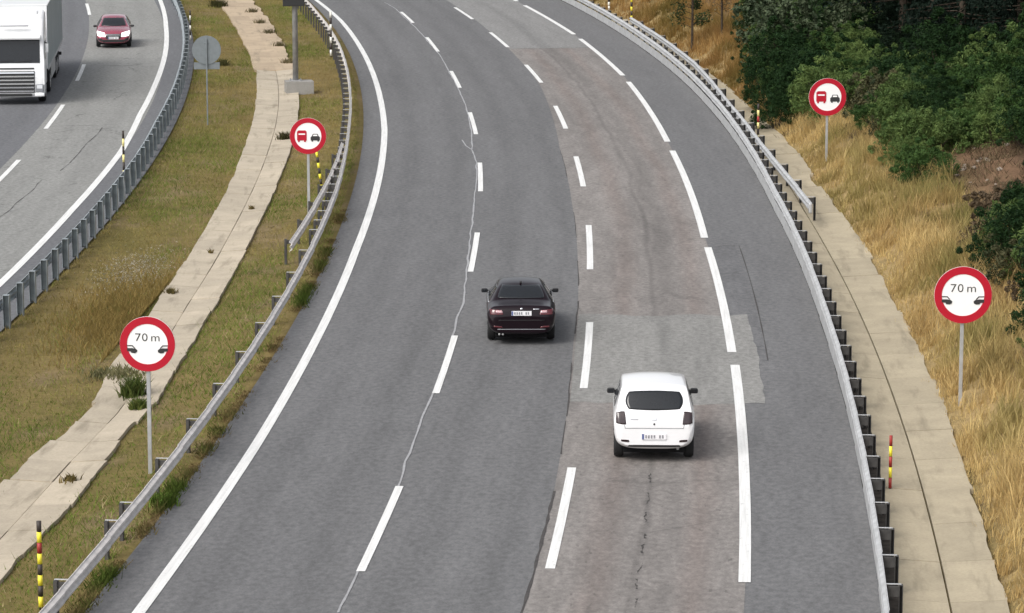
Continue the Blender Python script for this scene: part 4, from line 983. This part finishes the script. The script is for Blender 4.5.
for i in range(9000):
    s = rng.uniform(-45, 112); d = rng.uniform(0, 13); r = float(SLAB_E(s))+d
    if d < float(dmin(s))+.6: continue
    p = P(s, r, float(hgt(s, r))); x, y = proj(p)
    if not (600 < x < 1200 and -70 < y < 420): continue
    if y < (84 if x > 862 else 8): continue
    if (925 < x < 992 and 150 < y < 265) or (x >= 992 and 148 < y < 212): continue
    if any((s-a)**2*.55+(r-b)**2 < 1.0**2 for a, b, *_ in pts): continue
    pts.append((s, r, d, x, y))
for s, r, d, x, y in pts:
    t = float(fbm(s*.12, r*.3, 91)); near = d-float(dmin(s))
    if t > .60 or (near < 1.0 and rng.random() < .3): pr, lab, gp = brownish[rng.integers(2)], 'brownish scrub bush among the green shrubs on the right bank', 'brownish scrub on the right bank'
    else:
        pr = dark[rng.integers(5)]; lab, gp = ('dark green shrub at the right picture edge above the 70 m sign', 'dark shrubs above the right 70 m sign') if y > 195 else ('dark green shrub at the thicket edge touching the tall dry grass', 'dark shrubs at the edge of the dry grass') if near < 1.3 else ('dark green shrub in the thicket behind the no-overtaking sign', 'dark shrubs behind the right no-overtaking sign') if x < 862 else ('dark green shrub between the bare brown patch and the pine wood', 'dark shrubs between bare patch and wood')
    sc = rng.uniform(.6,.95) if near < 1.2 else rng.uniform(.8,1.3)
    place('shrub', pr, s, r, sc, lab, 'shrub', gp, sc*rng.uniform(.75,1.05))
for x, y, k, sc, lab in ((786,74,0,1.0,'tall grey-green leafy shrub up and left of the right no-overtaking sign'),(838,64,1,1.0,'pale-leaved shrub just above the right no-overtaking sign'),(766,48,0,.95,'leftmost grey-green shrub, next to the dry grass by the far right rail'),(880,122,1,.5,'small pale-leaved bush beside the right no-overtaking sign'),(806,38,0,1.1,'tall grey-green shrub at the top edge before the pine wood')):
    s, r = ground_hit(x, y); place('pale_leaf_shrub', pale[k], s, r, sc, lab, 'shrub', 'pale-leaved shrubs behind the right sign')
for x, y, sc in ((776,130,.75),(792,122,.8),(768,106,.8),(803,112,.9),(762,86,.9),(786,100,1.),(757,68,.9),(780,84,1.1),(752,44,.9)):
    s, r = ground_hit(x, y); place('shrub', dark[3+rng.integers(2)], s, r, sc, 'blackish green shrub close behind the pale yellow banded stake', 'shrub', 'blackish shrubs behind the right stake', sc*.9)
up_ = []
for i in range(3000):
    s = rng.uniform(-10, 120); d = rng.uniform(4.5, 17); r = float(SLAB_E(s))+d; x, y = proj(P(s, r, float(hgt(s, r))))
    if not (858 < x < 1080 and -25 < y < 84) or any((s-a)**2*.5+(r-b)**2 < 1.35**2 for a, b in up_): continue
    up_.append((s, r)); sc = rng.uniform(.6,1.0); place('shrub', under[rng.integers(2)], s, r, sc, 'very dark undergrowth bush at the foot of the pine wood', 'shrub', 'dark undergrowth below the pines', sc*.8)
# trees: conifers of the wood
def pine(h, seed):
    mb = MB(); mb.cyl((0,0,-.4), (.05,.03,h*.5), .17, .12, 9, False); mb.cyl((.05,.03,h*.5), (0,0,h), .12, .03, 8, False)
    cent = []; rad = []
    for k in range(84):
        z = h*(.09+.89*rng.random()); a = rng.uniform(0, 6.28); L = (1.15-z/h)*h*.19*rng.uniform(.6,1.1)+.25
        e = Vector((math.cos(a)*L, math.sin(a)*L, z-.12*L)); mb.cyl((0,0,z-.1), e, .03, .012, 4, False)
        for q in (.45,.75,1.): cent.append(e*q+Vector((0,0,z*(1-q)))); rad.append(.28+.22*rng.random())
    bmesh.ops.recalc_face_normals(mb.bm, faces=mb.bm.faces); me = bpy.data.meshes.new('trunk'); mb.bm.to_mesh(me); mb.bm.free(); me.materials.append(M['bark'])
    cr = leafmesh('crown', *leaf_cloud(np.array(cent), np.array(rad), 15000, .038, (.004,.009,.007), (.012,.022,.015), 2.6), 'leaf_dark', asmesh=True)  # needles coloured near black to paint in the wood's shade
    return me, cr
pines = [pine(13., 1), pine(14.5, 2), pine(12., 3)]
tp = []
for i in range(6000):
    s = rng.uniform(-30, 130); d = rng.uniform(8.0, 26); r = float(SLAB_E(s))+d; x, y = proj(P(s, r, float(hgt(s, r))))
    if not (850 < x < 1120 and -140 < y < 76) and not (745 < x <= 850 and -140 < y < 6): continue
    if any((s-a)**2*.5+(r-b)**2 < 2.9**2 for a, b in tp): continue
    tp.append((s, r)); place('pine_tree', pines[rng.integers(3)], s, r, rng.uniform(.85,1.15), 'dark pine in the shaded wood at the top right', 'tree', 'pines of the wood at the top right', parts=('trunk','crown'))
# slim roadside trees behind the far right rail
def slim(h, n, ca, cb):
    mb = MB(); mb.cyl((0,0,-.3), (.04,0,h*.6), .07, .05, 8, False); mb.cyl((.04,0,h*.6), (0,.05,h), .05, .015, 7, False); cent = []; rad = []
    for k in range(22):
        z = h*(.22+.75*rng.random()); a = rng.uniform(0,6.28); L = rng.uniform(.4,1.0); e = Vector((math.cos(a)*L, math.sin(a)*L, z+.3*L)); mb.cyl((.03,0,z-.1), e, .018, .006, 4, False); cent += [e, e*.6+Vector((0,0,z*.4))]; rad += [.3,.25]
    bmesh.ops.recalc_face_normals(mb.bm, faces=mb.bm.faces); me = bpy.data.meshes.new('trunk'); mb.bm.to_mesh(me); mb.bm.free(); me.materials.append(M['bark'])
    return me, leafmesh('crown', *leaf_cloud(np.array(cent), np.array(rad), n, .04, ca, cb, 1.8), 'leaf', asmesh=True)
s, r = ground_hit(692, 52); place('slim_tree', slim(5.2, 1500, (.03,.05,.02), (.08,.10,.04)), s, r, 1., 'slim tree with a thin dark trunk in dry grass behind the far right rail', 'tree', None, parts=('trunk','crown'))
s, r = ground_hit(722, 40); place('slim_tree', slim(5.6, 500, (.12,.09,.05), (.2,.16,.09)), s, r, .9, 'bare pale-stemmed tree in dry grass right of the slim dark trunk', 'tree', None, parts=('trunk','crown'))
# stubble and litter on the bare slope
n = 34000; s = rng.uniform(-40, 20, n); d = dmin(s)+rng.uniform(-.4, 4.5, n); r = SLAB_E(s)+d; k = fbm(s*.8, r*1.2, 95) > .47; s, r = s[k], r[k]
c = lerp3((.09,.06,.04), (.33,.25,.15), rng.random(len(s))**1.5)
o = blades('scrub_litter', s, r, rng.uniform(.05,.32,len(s)), rng.uniform(.008,.02,len(s)), .9, c, 'dry'); tag(o, 'brown stubble and dead twigs on the bare slope', 'scrub', kind='stuff')
# bare slope stones
for i in range(26):
    s = bare[0]+rng.normal(0, 2.4); r = bare[1]+rng.normal(0, .8); mb = MB(); rocks(mb, (0,0,0), rng.uniform(.04,.11))
    o = mb.build('stone', 'stone'); o.location = P(s, r, float(hgt(s, r))+.02); tag(o, 'pale stone lying on the bare brown patch of the right bank', 'stone', 'stones on the bare slope')
